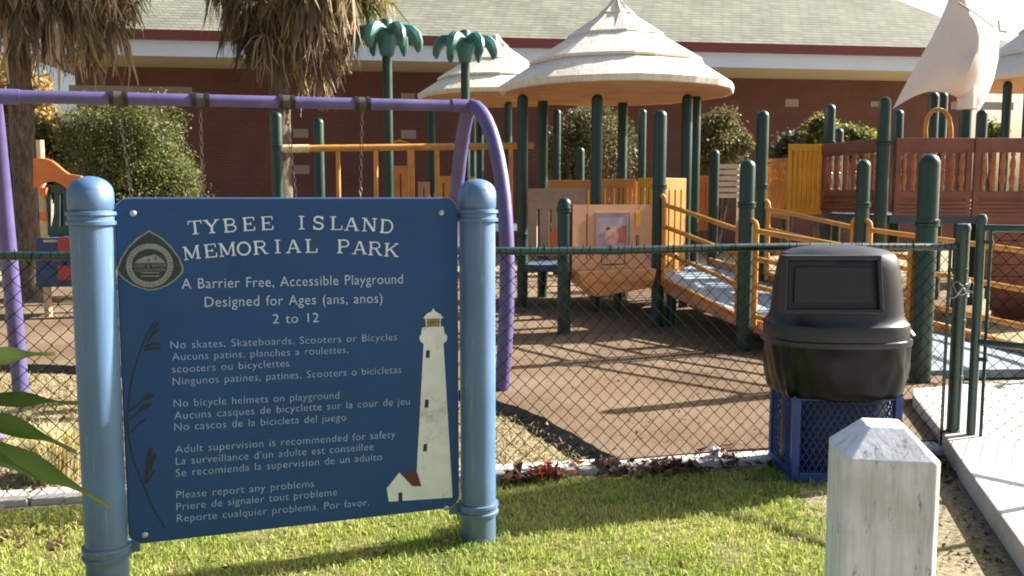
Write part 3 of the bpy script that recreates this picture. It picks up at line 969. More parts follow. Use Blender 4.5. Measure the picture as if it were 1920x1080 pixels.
for sx in (-1, 1):
    strip_mesh(lambda s_, z, n: Vector((TC.x + sx * (hw - .014) + n, TC.y + s_, z)), -hd_ + .04, hd_ - .04, .05, .46)
mb.build('expanded_mesh', CANBLUE, tc)
MB().lathe([(.02, .03), (.27, .03), (.28, .06), (.28, .43)], TC, 28, 1.0, .68).build('liner', BLACKDK, tc, True)
def wob(a, z):
    return .005 * math.sin(a * 23 + 3 * math.sin(z * 9)) * (.3 + max(0, math.sin(a * 2.0 + 1))) + .006 * math.sin(a * 7 + z * 14) + .012 * noise.noise(Vector((math.cos(a) * 2.2, math.sin(a) * 2.2, z * 3.5))) + .008 * noise.noise(Vector((math.cos(a) * 6, math.sin(a) * 6, z * 11)))
rb = (P(1692, 660, 4.86).x - P(1438, 660, 4.86).x) / 2
zb0, zb1 = P(1566, 752, 4.58).z, tz(636)
pr = []
for i in range(15):
    k = i / 14
    pr.append((rb * (.90 + .085 * math.sin(min(1, k * 1.5) * math.pi / 2)) if k > .06 else rb * (.87 + k * .6), zb0 + (zb1 - zb0) * k))
MB().lathe(pr, (P(1566, 650, 4.84).x, TC.y - .02, 0), 96, 1.0, .80, .70, 0, wob).build('bin_bag', BAGM, tc, True)
lx, ly = P(1566, 590, 4.84).x, TC.y - .02
rl = (P(1694, 600, 4.86).x - P(1440, 600, 4.86).x) / 2
rtop = (P(1677, 580, 4.86).x - P(1447, 580, 4.86).x) / 2
pr = [(rl * .90, tz(639)), (rl * 1.03, tz(637)), (rl * 1.035, tz(634)), (rl * 1.03, tz(628)), (rl * .995, tz(626)), (rl, tz(606)), (rl * .985, tz(600)), (rl * .95, tz(596)), (rtop * 1.015, tz(588)), (rtop, tz(580)), (rtop * .97, tz(540)), (rtop * .92, tz(500)), (rtop * .885, tz(483)), (rtop * .83, tz(474)), (rtop * .70, tz(466.5)), (rtop * .45, tz(461)), (rtop * .2, tz(459)), (0, tz(458.5))]
MB().lathe(pr, (lx, ly, 0), 64, 1.0, .80, .72).build('lid', BLACKPL, tc, True, sharp=22)
fy = ly - rtop * .80 - .004
def tp(px, py, Y): return P(px, py, Y)
d0, d1, d2, d3 = tp(1479, 488, fy), tp(1645, 488, fy), tp(1652, 582, fy), tp(1472, 582, fy)
dtop, dbot = fy + .035, fy - .004
def doorq(m, front):
    q = []
    for (px, py) in ((1479 - m, 488 - m), (1645 + m, 488 - m), (1650 + m, 580 + m), (1476 - m, 580 + m)):
        k = (py - 480) / 100
        q.append(P(px, py, dtop + (dbot - dtop) * k - front))
    return q
o_, i_ = doorq(9, .022), doorq(0, .022)
mb = MB()
for k in range(4):
    mb.prism([o_[k], o_[(k + 1) % 4], i_[(k + 1) % 4], i_[k]], (0, .075, 0))
mb.build('flap_frame', BLACKPL, tc, bevel=.006)
MB().prism(doorq(-1, -.006), (0, .02, 0)).build('flap', BLACKDK, tc)
MB().prism(doorq(-12, .004), (0, .009, 0)).build('flap_panel', BLACKDK, tc, bevel=.004)
mb = MB()
h0 = P(1694, 606, TC.y)
h1 = P(1714, 630, TC.y - .05)
mb.beam(h0, h1, .03, .012)
mb.build('handle', GREYTAN, tc, bevel=.003)

# ================================================================== white bollard
bc = P(1656, 800, 1.90)
BW = (P(1756, 900, 1.80).x - P(1556, 900, 1.80).x) * .945
bo_ = Vector((bc.x, bc.y, 0))
zt, zs = P(1660, 792, 1.9).z, P(1660, 868, 1.80).z
mb = MB()
hw_, ch_ = BW / 2 * .93, .013
def sq(h, c_, z):
    return [(h - c_, -h, z), (h, -h + c_, z), (h, h - c_, z), (h - c_, h, z), (-h + c_, h, z), (-h, h - c_, z), (-h, -h + c_, z), (-h + c_, -h, z)]
rot = Matrix.Rotation(R(-9.5), 3, 'Z')
vs = sq(hw_, ch_, 0) + sq(hw_, ch_, zs) + sq(hw_ * .40, .004, zt)
mb.add([bo_ + rot @ Vector(v) for v in vs], [tuple(range(8))[::-1]] + [(i, (i + 1) % 8, 8 + (i + 1) % 8, 8 + i) for i in range(8)] + [(8 + i, 8 + (i + 1) % 8, 16 + (i + 1) % 8, 16 + i) for i in range(8)] + [tuple(range(16, 24))])
o = mb.build('wooden_bollard', WOOD, bevel=.004)
tag(o, 'weathered white square wooden post with chamfered top in the foreground', 'bollard')

# ================================================================== swing set
FN = G(940, 742)
SU = Vector((math.cos(R(19)), math.sin(R(19)), 0))
SV = Vector((math.sin(R(19)), -math.cos(R(19)), 0))
SPR = .66
RC = FN - SV * SPR
LC = G(40, 744) + SV * SPR
LC = Vector((LC.x, LC.y, 0))
SU = (RC - LC).normalized()
SV = Vector((SU.y, -SU.x, 0))
for _ in range(3):
    RC = FN - SV * SPR
    LC = G(40, 744) + SV * SPR
    SU = (RC - LC).normalized()
    SV = Vector((SU.y, -SU.x, 0))
ZB = P(860, 199, RC.y).z
ss = thing('swing_set', 'purple steel swing set with arched end frames and a long top beam', 'swing set', ((LC.x + RC.x) / 2, (LC.y + RC.y) / 2, 0))
ZL = P(20, 180, LC.y).z
bl0, bl1 = Vector((LC.x, LC.y, ZL)), Vector((RC.x, RC.y, ZB))
MB().tube([bl0, bl1], .044, 18).build('top_beam', PURPLE, ss, True)
for (C_, zt_, sgn) in ((LC, ZL, -1), (RC, ZB, 1)):
    for sd_ in (1, -1):
        pts = []
        for i in range(17):
            k = i / 16
            o2 = SPR * math.sin(k * math.pi / 2) ** 1.0
            z = zt_ * (1 - (1 - math.cos(k * math.pi / 2)) ** .92)
            pts.append(Vector((C_.x, C_.y, 0)) + SV * (sd_ * (o2 * .92 + .08 * SPR * k)) + SU * (sgn * .10 * math.sin(k * math.pi) * (1 if sd_ > 0 else .2)) + Vector((0, 0, z)))
        pts[-1].z = -.02
        MB().tube(pts, .058, 18).build('leg', PURPLE, ss, True)
    cpt = Vector((C_.x, C_.y, zt_))
    MB().tube([cpt - SU * sgn * .17, cpt + SU * sgn * .02], .052, 18).build('beam_collar', PURPLE, ss, True)
hang = []
for px in (222, 376, 537, 678):
    best = min((i / 400 for i in range(401)), key=lambda k: abs((lambda q: 960 + FPX * q.x / (q.y * math.cos(PITCH) - (q.z - CAMH) * math.sin(PITCH)))(bl0.lerp(bl1, k)) - px))
    q = bl0.lerp(bl1, best)
    hang.append(q)
    mb = MB()
    for o2 in (-.045, .045):
        mb.tube([q + SU * (o2 - .014), q + SU * (o2 + .014)], .056, 16)
    hg = mb.build('hanger_clamp', DARKST, ss, True)
    mb = MB().tube([q - SU * .03, q + SU * .03], .051, 16)
    mb.tube([q + Vector((0, 0, -.04)), q + Vector((0, 0, -.085))], .012, 8)
    mb.build('pivot', PIVOT, hg, True)
CHAINM = paint('rusty chain', (0.16, 0.13, 0.12), 0.5, 30, .4, 0, metal=.5)
def chain(mb, a, b, r=.0036):
    d = b - a
    n = int(d.length / .042)
    t = d.normalized()
    s1 = t.cross(Vector((0, 1, 0))).normalized()
    s2 = t.cross(s1)
    for i in range(n):
        c_ = a + t * ((i + .5) * d.length / n)
        s_ = s1 if i % 2 else s2
        pts = [c_ + t * (.028 * math.sin(k)) + s_ * (.011 * math.cos(k)) for k in [j * math.pi / 4 for j in range(9)]]
        mb.tube(pts, r, 4, False)
def swing(i0, i1, dx, label):
    a, b = hang[i0], hang[i1]
    mid = (a + b) / 2
    sw = thing('swing', label, 'swing', (mid.x, mid.y, .45), 'swings hanging from the purple beam')
    ends = []
    for q, o2 in ((a, dx[0]), (b, dx[1])):
        e = Vector((q.x, q.y, .50)) + SU * o2
        mb = MB()
        chain(mb, q + Vector((0, 0, -.08)), e)
        mb.build('chain', CHAINM, sw, True)
        ends.append(e)
    mb = MB()
    n = 12
    top = []
    for i in range(n + 1):
        k = i / n
        p = ends[0].lerp(ends[1], k)
        top.append(p + Vector((0, 0, -.07 * math.sin(k * math.pi))))
    vs, fs = [], []
    for p in top:
        vs += [p - SV * .07, p + SV * .07, p + SV * .07 - Vector((0, 0, .015)), p - SV * .07 - Vector((0, 0, .015))]
    for i in range(n):
        for j in range(4):
            fs.append((i * 4 + j, i * 4 + (j + 1) % 4, (i + 1) * 4 + (j + 1) % 4, (i + 1) * 4 + j))
    mb.add(vs, fs)
    mb.build('seat', RUBBER_AND_SHADE, sw)
swing(0, 1, (.16, -.02), 'swing on steel chains hanging before the round green bush')
swing(2, 3, (.14, -.06), 'swing on steel chains hanging beside the tall teal plastic palm')

# ================================================================== play equipment
PRAD = .072
def add_post(parent, px, ytop, Y, collars=(), r=PRAD, zbase=.0, X=None):
    p = P(px, ytop, Y)
    x = p.x if X is None else X
    mb = MB()
    dome_post(mb, x, Y, zbase, p.z, r, 18, collars)
    return mb.build('post', GREEN, parent, True)
def hut_roof(parent, cx, cy, z0, r, hgt, n=26, k=1.0):
    prof = [(1.0, .0), (1.005, .035), (.70, .305), (.715, .262)]
    T = [(0.985, -.035), (1.0, -.03), (1.012, .03), (.70, .315), (.755, .262), (.735, .255), (.655, .315), (.375, .585), (.425, .545), (.405, .538), (.335, .60), (.115, .825), (.145, .80), (.125, .795), (.075, .855), (.035, .93), (.012, 1.0), (0.0, 1.01)]
    # overlapping thatch tiers
    T = [(.965, -.035), (.995, -.03), (1.005, .03), (.64, .335), (.735, .262), (.75, .285), (.745, .295), (.33, .625), (.405, .555), (.42, .575), (.415, .585), (.11, .845), (.145, .815), (.15, .83), (.085, .90), (.045, .955), (.02, 1.01), (0, 1.02)]
    def w(a, z): return 0.0
    mb = MB().lathe([(a * r, z0 + b * hgt) for a, b in T], (cx, cy, 0), n, rot=.2, wob=lambda a, z: .018 * r * math.cos(a * 8 + .6) + .012 * noise.noise(Vector((math.cos(a) * 4, math.sin(a) * 4, z * 3))))
    rf = mb.build('roof', CREAM, parent)
    MB().lathe([(.965 * r, z0 - .036 * hgt), (.9 * r, z0 + .02 * hgt), (.5 * r, z0 + .16 * hgt), (.05 * r, z0 + .22 * hgt)], (cx, cy, 0), n, rot=.2).build('roof_lining', UNDER, rf)
    return rf
def slat_panel(name, a, b, z0, z1, mat, parent, th=.04, slots=5, rail=.12, slw=.45, arch=0.0, lowrail=.08):
    """vertical panel from a to b (ground points) with upright slots"""
    a, b = Vector((a[0], a[1], 0)), Vector((b[0], b[1], 0))
    mb = MB()
    L = (b - a).length
    H = z1 - z0
    mb.beam(a + Vector((0, 0, z1 - rail * H / 2)), b + Vector((0, 0, z1 - rail * H / 2)), th, rail * H)
    mb.beam(a + Vector((0, 0, z0 + lowrail * H / 2)), b + Vector((0, 0, z0 + lowrail * H / 2)), th, lowrail * H)
    n = slots + 1
    w = L / (n + slots * slw / (1 - slw) * 1.0)
    w = L / (n + slots * slw)
    step = w * (1 + slw)
    zz0, zz1 = z0 + lowrail * H, z1 - rail * H
    for i in range(n):
        c_ = a + (b - a) * ((i * step + w / 2) / L)
        mb.beam(c_ - (b - a).normalized() * w / 2 + Vector((0, 0, (zz0 + zz1) / 2)), c_ + (b - a).normalized() * w / 2 + Vector((0, 0, (zz0 + zz1) / 2)), th * .94, zz1 - zz0)
    return mb.build(name, mat, parent, bevel=.004)

# --- thatched pavilion tower
CX, CY = P(1155, 170, 12.4).x, 12.4
ZE = P(1155, 172, 12.4).z
pv = thing('pavilion_tower', 'play tower with the large cream thatch style roof in the middle', 'play tower', (CX, CY, 0))
hut_roof(pv, CX, CY, ZE, 1.56, P(1150, 0, 12.4).z - ZE + .02)
DZ = .62
for px, Y in ((980, 12.0), (1018, 13.2), (1120, 11.55), (1168, 13.4), (1289, 12.0), (1305, 12.6)):
    add_post(pv, px, 176, Y, (1.0,))
q = [P(px, 400, Y) for px, Y in ((975, 11.95), (1120, 11.5), (1292, 11.95), (1312, 12.6), (1172, 13.45), (1012, 13.25))]
MB().prism([Vector((v.x, v.y, DZ)) for v in q], (0, 0, -.09)).build('deck', DECK, pv, bevel=.01)
p0, p1 = P(991, 400, 11.9), P(1098, 400, 11.55)
tp_ = slat_panel('barrier_panel', p0, p1, DZ + .12, P(1040, 353, 11.7).z, GREYTAN, pv, slots=4, rail=.30, slw=.35)
for k in (.18, .5, .82):
    c_ = p0.lerp(p1, k)
    mb = MB()
    mb.tube([Vector((c_.x, c_.y - .022, P(1040, 370, 11.7).z)), Vector((c_.x, c_.y - .034, P(1040, 370, 11.7).z))], .055, 14)
    mb.build('knob', TAN, tp_, True)
wq = P(1052, 448, 11.4)
MB().tube([wq, wq + Vector((0, .03, 0))], .15, 22).build('play_wheel', ORANGE, pv, True)
for (xa, xb, ya, yt, m_, sl) in ((1128, 1192, 13.2, 336, AMBER, 3), (1196, 1222, 13.1, 334, YELBRIGHT, 1), (1020, 1110, 13.3, 338, AMBER, 5)):
    a, b = P(xa, 380, ya), P(xb, 380, ya)
    slat_panel('barrier_panel', a, b, DZ + .1, P(1150, yt, ya).z, m_, pv, slots=sl * 2 + 1, slw=.55)
a, b = P(1242, 380, 11.3), P(1284, 380, 11.6)
slat_panel('barrier_panel', a, b, DZ - .1, P(1260, 334, 11.4).z, AMBER, pv, slots=3, slw=.35, rail=.12)
for px, yt, Y in ((1336, 336, 13.6),):
    a, b = P(1306, 380, Y), P(1340, 380, Y)
    slat_panel('barrier_panel', a, b, P(1300, 432, Y).z, P(1300, 330, Y).z, ORANGE, pv, slots=1, slw=.2)

mb = MB()
for k in range(6):
    a, b = P(1345, 312 + k * 11, 15.0), P(1388, 312 + k * 11, 14.6)
    mb.beam(a, b, .03, .07)
for px in (1346, 1387):
    q = P(px, 308, 15.0)
    mb.tube([Vector((q.x, 15.03, .0)), Vector((q.x, 15.03, q.z))], .03, 8)
mb.build('louvre_panel', CREAM, pv)
# --- activity panel in front of it
s0, s1 = G(1057, 633), G(1232, 620)
ap = thing('activity_panel', 'tan activity panel with a small picture and an orange trough below', 'play panel', (s0.x, s0.y, 0))
add_post(ap, 1057, 370, s0.y, (P(1057, 393, s0.y).z,), X=s0.x)
pa, pb = Vector((P(1072, 440, s0.y - .02).x, s0.y - .02, 0)), Vector((P(1219, 440, s1.y - .12).x, s1.y - .12, 0))
zt_, zb_ = P(1140, 384, s0.y).z, P(1140, 506, s0.y).z
mb = MB()
L = (pb - pa)
def pat(k, z, n=0.0):
    nn = Vector((L.y, -L.x, 0)).normalized()
    q = pa + L * k
    return Vector((q.x, q.y, z)) + nn * n
def pane(mb, k0, k1, zl, zh, n, th):
    mb.prism([pat(k0, zl, n), pat(k1, zl, n), pat(k1, zh, n), pat(k0, zh, n)], pat(0, 0, -th) - pat(0, 0, 0))
H = zt_ - zb_
pane(mb, 0, .165, zb_, zt_, .02, .04)
pane(mb, .185, .80, zb_, zt_, .02, .04)
pane(mb, .845, 1, zb_, zt_, .02, .04)
pane(mb, .165, .185, zb_ + H * .86, zt_, .019, .038)
pane(mb, .165, .185, zb_, zb_ + H * .15, .019, .038)
pane(mb, .80, .845, zb_ + H * .52, zt_, .019, .038)
pane(mb, .80, .845, zb_, zb_ + H * .22, .019, .038)
pl = mb.build('panel', TAN, ap)
mb = MB()
pane(mb, .30, .70, zb_ + H * .30, zb_ + H * .86, .026, .005)
pc = mb.build('picture', POSTER, pl)
mb = MB()
q = [pat(.45 + x * .22, zb_ + H * (.40 + y * .3), .028) for x, y in ((0, 0), (1, .0), (1, .95), (.75, .9), (.5, .75), (.2, .6), (.0, .35))]
mb.add(q, [tuple(range(7))])
mb.build('picture_shape', POSTRED, pc)
mb = MB()
q = [pat(.48 + .09 * math.cos(a), zb_ + H * .5 + .11 * math.sin(a), .0295) for a in [i * .5236 for i in range(12)]]
mb.add(q, [tuple(range(12))])
mb.build('picture_shape', POSTPINK, pc)
mb = MB()
q = [pat(.40 + x * .07, zb_ + H * (.60 + y * .06), .031) for x, y in ((0, .3), (.5, 0), (1, .6), (.5, 1))]
mb.add(q, [(0, 1, 2, 3)])
mb.build('picture_shape', DARKPT, pc)
mb = MB()
for (k0, k1, z0_, z1_) in ((.28, .72, .285, .295), (.28, .72, .875, .885), (.28, .288, .295, .875), (.712, .72, .295, .875)):
    pane(mb, k0, k1, zb_ + H * z0_, zb_ + H * z1_, .030, .009)
mb.build('picture_frame', GREYTAN, pl)
mb = MB()
for z in (.06, .22): pane(mb, .36, .66, zb_ + H * z, zb_ + H * (z + .015), .024, .003)
for k in (.36, .652): pane(mb, k, k + .008, zb_ + H * .075, zb_ + H * .22, .024, .003)
mb.build('caption_frame', BLACKDK, pl)
mb = MB()
pane(mb, .79, .86, zb_ + H * .66, zb_ + H * .9, .028, .006)
mb.build('slide_knob', YELBRIGHT, pl)
mb = MB()
zt2 = zb_ - .01
def trow(z, k0, k1, d0_, d1_): return [pat(k0, z, d0_), pat(k1, z, d0_), pat(k1, z, d1_), pat(k0, z, d1_)]
r1_, r2_, r3_ = trow(zt2, .0, .99, .15, -.10), trow(zt2 - .12, .05, .985, .13, -.10), trow(zt2 - .28, .26, .97, .09, -.08)
for q in (r3_[1], r3_[2]): q.z += .07
vs = r1_ + r2_ + r3_
mb.add(vs, [(0, 1, 2, 3)] + [(i, (i + 1) % 4, 4 + (i + 1) % 4, 4 + i) for i in range(4)] + [(4 + i, 4 + (i + 1) % 4, 8 + (i + 1) % 4, 8 + i) for i in range(4)] + [(11, 10, 9, 8)])
mb.build('trough', TROUGHM, ap, bevel=.006)

# --- ramp
rp = thing('wheelchair_ramp', 'sloping grey blue ramp with yellow handrails and green posts', 'ramp', (2.6, 9, 0))
NL = [(1.25, 11.55, .60), (1.70, 10.25, .50), (2.30, 8.70, .27), (3.18, 7.32, .085)]
FRr = [(2.66, 12.3, .60), (3.05, 11.2, .50), (3.78, 9.45, .27), (4.75, 7.45, .085)]
mb = MB()
vs = [Vector(v) for v in NL] + [Vector(v) for v in FRr]
vs2 = [v - Vector((0, 0, .07)) for v in vs]
fs = []
for i in range(3):
    fs += [(i, i + 1, 5 + i, 4 + i), (8 + i, 12 + i, 13 + i, 9 + i), (i, 8 + i, 9 + i, i + 1), (4 + i, 5 + i, 13 + i, 12 + i)]
fs += [(0, 4, 12, 8), (3, 11, 15, 7)]
mb.add(vs + vs2, fs)
mb.build('ramp_deck', RAMPBLUE, rp)
s2, s3 = G(1393, 666), G(1724, 726)
zc_ = P(1393, 384, s2.y).z
add_post(rp, 1232, 206, s1.y, (P(1232, 350, s1.y).z,), X=s1.x)
add_post(rp, 1393, 299, s2.y, (zc_,), X=s2.x)
add_post(rp, 1725, 288, s3.y, (P(1725, 418, s3.y).z,), .080, X=s3.x)
f1, f2 = P(1431, 300, 11.1), P(1620, 300, 9.65)
add_post(rp, 1431, 207, 11.1, (P(1431, 350, 11.1).z,))
add_post(rp, 1620, 299, 9.65, (P(1620, 384, 9.65).z,))
add_post(rp, 1340, 280, 12.9, ())
f3 = Vector((4.95, 7.45, 0))
def rails(a, b, za, zb, hs, r=.026, loop=True):
    a, b = Vector(a), Vector(b)
    d = (b - a)
    dh = Vector((d.x, d.y, 0)).normalized()
    mb = MB()
    i0, i1 = .12, .12
    A = a + dh * i0
    B = b - dh * i1
    tops = None
    for h in hs:
        qa, qb = A + Vector((0, 0, za + h)), B + Vector((0, 0, zb + h))
        mb.tube([qa, qa.lerp(qb, .5) + Vector((0, 0, .002)), qb], r, 8)
    ht = max(hs)
    for q, z, s_ in ((A, za, -1), (B, zb, 1)):
        pts = [q + dh * s_ * .10 + Vector((0, 0, z + ht + .10))]
        for k in range(1, 5):
            an = k / 4 * math.pi / 2
            pts.append(q + dh * s_ * (.07 * (1 - math.sin(an))) + Vector((0, 0, z + ht + .03 + .07 * math.cos(an))))
        pts.append(q + Vector((0, 0, z + .02)))
        mb.tube(pts, r * 1.05, 8)
    return mb.build('handrail', YELLOW, rp, True)
def xy(v): return (v[0], v[1], 0)
rails(xy(s1), xy(s2), .50, .27, (.92, .68, .40, .10))
rails(xy(s2), xy(s3), .27, .10, (.92, .66, .40, .12))
rails(xy(P(1431, 300, 11.1)), xy(P(1620, 300, 9.65)), .48, .30, (.88, .64, .40, .10))
rails(xy(P(1620, 300, 9.65)), (4.95, 7.0, 0), .30, .10, (.86, .52, .20, .02))
mb = MB()
for A_, off in ((NL, (-.03, -.01)), (FRr, (.03, .01))):
    for i in range(3):
        a, b = Vector(A_[i]), Vector(A_[i + 1])
        mb.beam(a + Vector((off[0], off[1], .02)), b + Vector((off[0], off[1], .02)), .05, .13)
mb.build('kerb_rail', TAN, rp, bevel=.01)
for i in (0, 1):
    for A_ in (NL, FRr):
        v = A_[i]
        MB().lathe([(.055, 0), (.055, v[2] - .08)], (v[0] + .1, v[1] - .1, 0), 12).build('support', GREEN, rp)

# --- small pavilion behind
YB = 17.2
CX2 = P(930, 180, YB).x
ZE2 = P(930, 184, YB).z
p2 = thing('pavilion_tower', 'smaller cream thatch roofed play tower half hidden behind the large one', 'play tower', (CX2, YB, 0))
hut_roof(p2, CX2, YB, ZE2, (P(930, 180, YB).x - P(785, 180, YB).x), P(930, 66, YB).z - ZE2)
for px, Y, t in ((809, 16.4, 190), (885, 15.8, 190), (953, 16.4, 190), (900, 18.2, 190), (1045, 17.6, 205)):
    add_post(p2, px, t, Y, ())
q = [P(px, 400, Y) for px, Y in ((800, 16.4), (885, 15.75), (960, 16.3), (1050, 17.6), (900, 18.3))]
MB().prism([Vector((v.x, v.y, 1.0)) for v in q], (0, 0, -.1)).build('deck', DECK, p2)
for xa, xb, ya, yt, m_ in ((736, 767, 16.2, 311, AMBER), (784, 806, 16.1, 341, TAN), (818, 846, 16.0, 330, AMBER), (868, 892, 15.7, 332, AMBER)):
    slat_panel('barrier_panel', P(xa, 380, ya), P(xb, 380, ya), .9, P(xa, yt, ya).z, m_, p2, slots=1, slw=.25)
mb = MB()
mb.tube([P(733, 420, 16.0), P(733, 268, 16.0), P(748, 264, 16.0), P(766, 268, 16.0), P(766, 420, 16.0)], .025, 8)
mb.build('hoop', YELLOW, p2, True)
for px, t, Y in ((1205, 204, 16.5), (1088, 276, 15.0)):
    add_post(p2, px, t, Y, (1.6,))
slat_panel('barrier_panel', P(1050, 380, 15.4), P(1200, 380, 16.0), 1.0, P(1100, 340, 15.6).z, AMBER, p2, slots=9, slw=.5)

# --- third pavilion on the right edge
YC = 16.0
CX3 = P(1985, 160, YC).x
ZE3 = P(1985, 152, YC).z
p3 = thing('pavilion_tower', 'cream thatch roofed play tower at the right edge behind the sail', 'play tower', (CX3, YC, 0))
hut_roof(p3, CX3, YC, ZE3, 1.55, 1.5)
for px, Y in ((1890, 15.6), (1930, 14.9), (2080, 15.6), (2010, 17.0)):
    add_post(p3, px, 152, Y, ())
q = [P(px, 400, Y) for px, Y in ((1885, 15.6), (1930, 14.8), (2085, 15.6), (2010, 17.1))]
MB().prism([Vector((v.x, v.y, 1.5)) for v in q], (0, 0, -.1)).build('deck', DECK, p3)

# --- overhead bar climber
cf = thing('climbing_frame', 'two green posts with a yellow overhead bar and hanging yellow bars', 'climbing frame', (P(560, 300, 11.9).x, 11.9, 0))
add_post(cf, 518, 209, 11.9, (P(518, 276, 11.9).z,))
add_post(cf, 597, 221, 12.6, (P(597, 276, 12.6).z,))
B0, B1 = P(524, 279, 11.9), P(1000, 273, 12.7)
MB().tube([B0, B0.lerp(B1, .5), B1], .045, 12).build('top_bar', YELLOW, cf, True)
MB().tube([B0, B0.lerp(B1, .11)], .052, 12).build('bar_sleeve', paint('pale yellow sleeve', (.75, .55, .28), .5), cf, True)
for px in (628, 697, 765, 812, 955):
    k = (px - 524) / (1000 - 524)
    t = B0.lerp(B1, k)
    MB().tube([t, Vector((t.x, t.y, 0))], .030, 10).build('bar', YELLOW, cf, True)

# --- plastic palms
def plastic_palm(px, ytop, ycup, Y, wpx, label, first=[None]):
    base = Vector((P(px, ytop, Y).x, Y, 0))
    zt = P(px, ytop, Y).z
    zc = P(px, ycup, Y).z
    t = thing('plastic_palm', label, 'play palm', base, 'teal plastic palms on the play equipment')
    MB().lathe([(.075, 0), (.075, zc + .02)], base, 16).build('trunk', GREEN, t, True)
    h = zt - zc
    rr = wpx / 2 * Y / FPX
    mb = MB().lathe([(.082, zc), (.105, zc + .05 * h), (.13, zc + .25 * h), (.155, zc + .5 * h), (.16, zc + .62 * h), (.10, zc + .76 * h), (.085, zc + .8 * h), (.085, zt - .02), (.07, zt), (.0, zt)], base, 16)
    cr = mb.build('crown', PALMPL, t, True)
    for k in range(6):
        a = R(60 * k + 4)
        d = Vector((math.cos(a), math.sin(a), 0))
        pts, rad_ = [], []
        for u, zz, w in ((.08, .54, .085), (.28, .66, .105), (.52, .72, .115), (.76, .70, .125), (.92, .58, .125), (1.0, .40, .105), (1.03, .24, .08), (1.01, .12, .03)):
            pts.append(base + d * (rr * u * .92) + Vector((0, 0, zc + h * zz)))
            rad_.append(w * (.9 if k % 2 else 1.0) * .8)
        MB().tube(pts, rad_, 8).build('frond', PALMPL, t, True)
plastic_palm(725, 36, 106, 14.0, 122, 'tall teal plastic palm on a green pole left of the thatch roofs')
plastic_palm(872, 57, 118, 15.2, 112, 'lower teal plastic palm rising behind the small thatch roof')

# --- pirate ship
YS = 10.7
sh = thing('play_ship', 'brown plastic play ship with baluster rails, green posts and a white sail', 'play ship', (P(1760, 400, YS).x, YS, 0))
ztp, zmid, zlow = P(1760, 259, YS).z, P(1760, 372, YS).z, P(1760, 402, YS).z
A0, A1, A2 = P(1545, 270, 12.3), P(1655, 260, 11.0), P(1672, 300, YS)
def baluster_panel(a, b, ztop, zb, n):
    a, b = Vector((a[0], a[1], 0)), Vector((b[0], b[1], 0))
    d = (b - a).normalized()
    mb = MB()
    H = ztop - zb
    mb.beam(a + Vector((0, 0, ztop - .07)), b + Vector((0, 0, ztop - .07)), .07, .14)
    mb.beam(a + Vector((0, 0, ztop - .165 + .02)), b + Vector((0, 0, ztop - .165 + .02)), .05, .045)
    for k in (.30,):
        mb.beam(a + Vector((0, 0, zb + H * .26)), b + Vector((0, 0, zb + H * .26)), .06, .08)
    for k in range(4):
        z = zb + H * .20 * (k + .5) / 4 - .02
        mb.beam(a + Vector((0, 0, z)), b + Vector((0, 0, z)), .05 + .01 * (k % 2), H * .05 - .006)
    mb.beam(a + Vector((0, 0, zb + H * .11)), b + Vector((0, 0, zb + H * .11)), .03, H * .215)
    for q in (a, b):
        s_ = 1 if q is a else -1
        c_ = q + d * s_ * .04
        mb.beam(c_ - d * .035 + Vector((0, 0, (ztop + zb) / 2)), c_ + d * .035 + Vector((0, 0, (ztop + zb) / 2)), .055, H - .005)
    pn_ = mb.build('rail_panel', SHIP, sh, bevel=.006)
    mb = MB()
    z0_, z1_ = zb + H * .30, ztop - .17
    hh = z1_ - z0_
    for i in range(n):
        c_ = a + (b - a) * ((i + 1) / (n + 1))
        pr_ = [(.022, 0), (.03, .05), (.018, .1), (.03, .22), (.038, .34), (.022, .46), (.032, .5), (.022, .54), (.036, .66), (.03, .8), (.018, .9), (.03, .95), (.024, 1)]
        MB().lathe([(r_, z0_ + hh * z) for r_, z in pr_], c_, 8).build('baluster', SHIPSLAT, pn_, True)
    return pn_
xs = [P(px, 300, YS).x for px in (1676, 1824, 1975, 2120)]
for i in range(3):
    baluster_panel((xs[i] + .01, YS), (xs[i + 1] - .01, YS), ztp, zlow, 7)
baluster_panel((A0.x, A0.y), (A1.x, A1.y), ztp + .02, zlow + .02, 6)
slat_panel('slat_panel', P(1478, 300, 12.3), P(1541, 300, 12.35), P(1500, 402, 12.3).z, P(1500, 270, 12.3).z, YELBRIGHT, sh, slots=6, slw=.42, rail=.10)
slat_panel('slat_panel', P(1442, 300, 15.0), P(1476, 300, 12.6), P(1460, 410, 13).z, P(1460, 300, 13.2).z, YELLOW, sh, slots=7, slw=2.2, rail=.06)
mb = MB()
for k in range(4):
    z = P(1460, 305 + 14 * k, 13.5).z
    mb.beam(Vector((P(1442, 300, 15.2).x, 15.2, z + .1)), Vector((P(1476, 300, 12.7).x, 12.65, z)), .05, .06)
mb.build('side_rail', AMBER, sh)
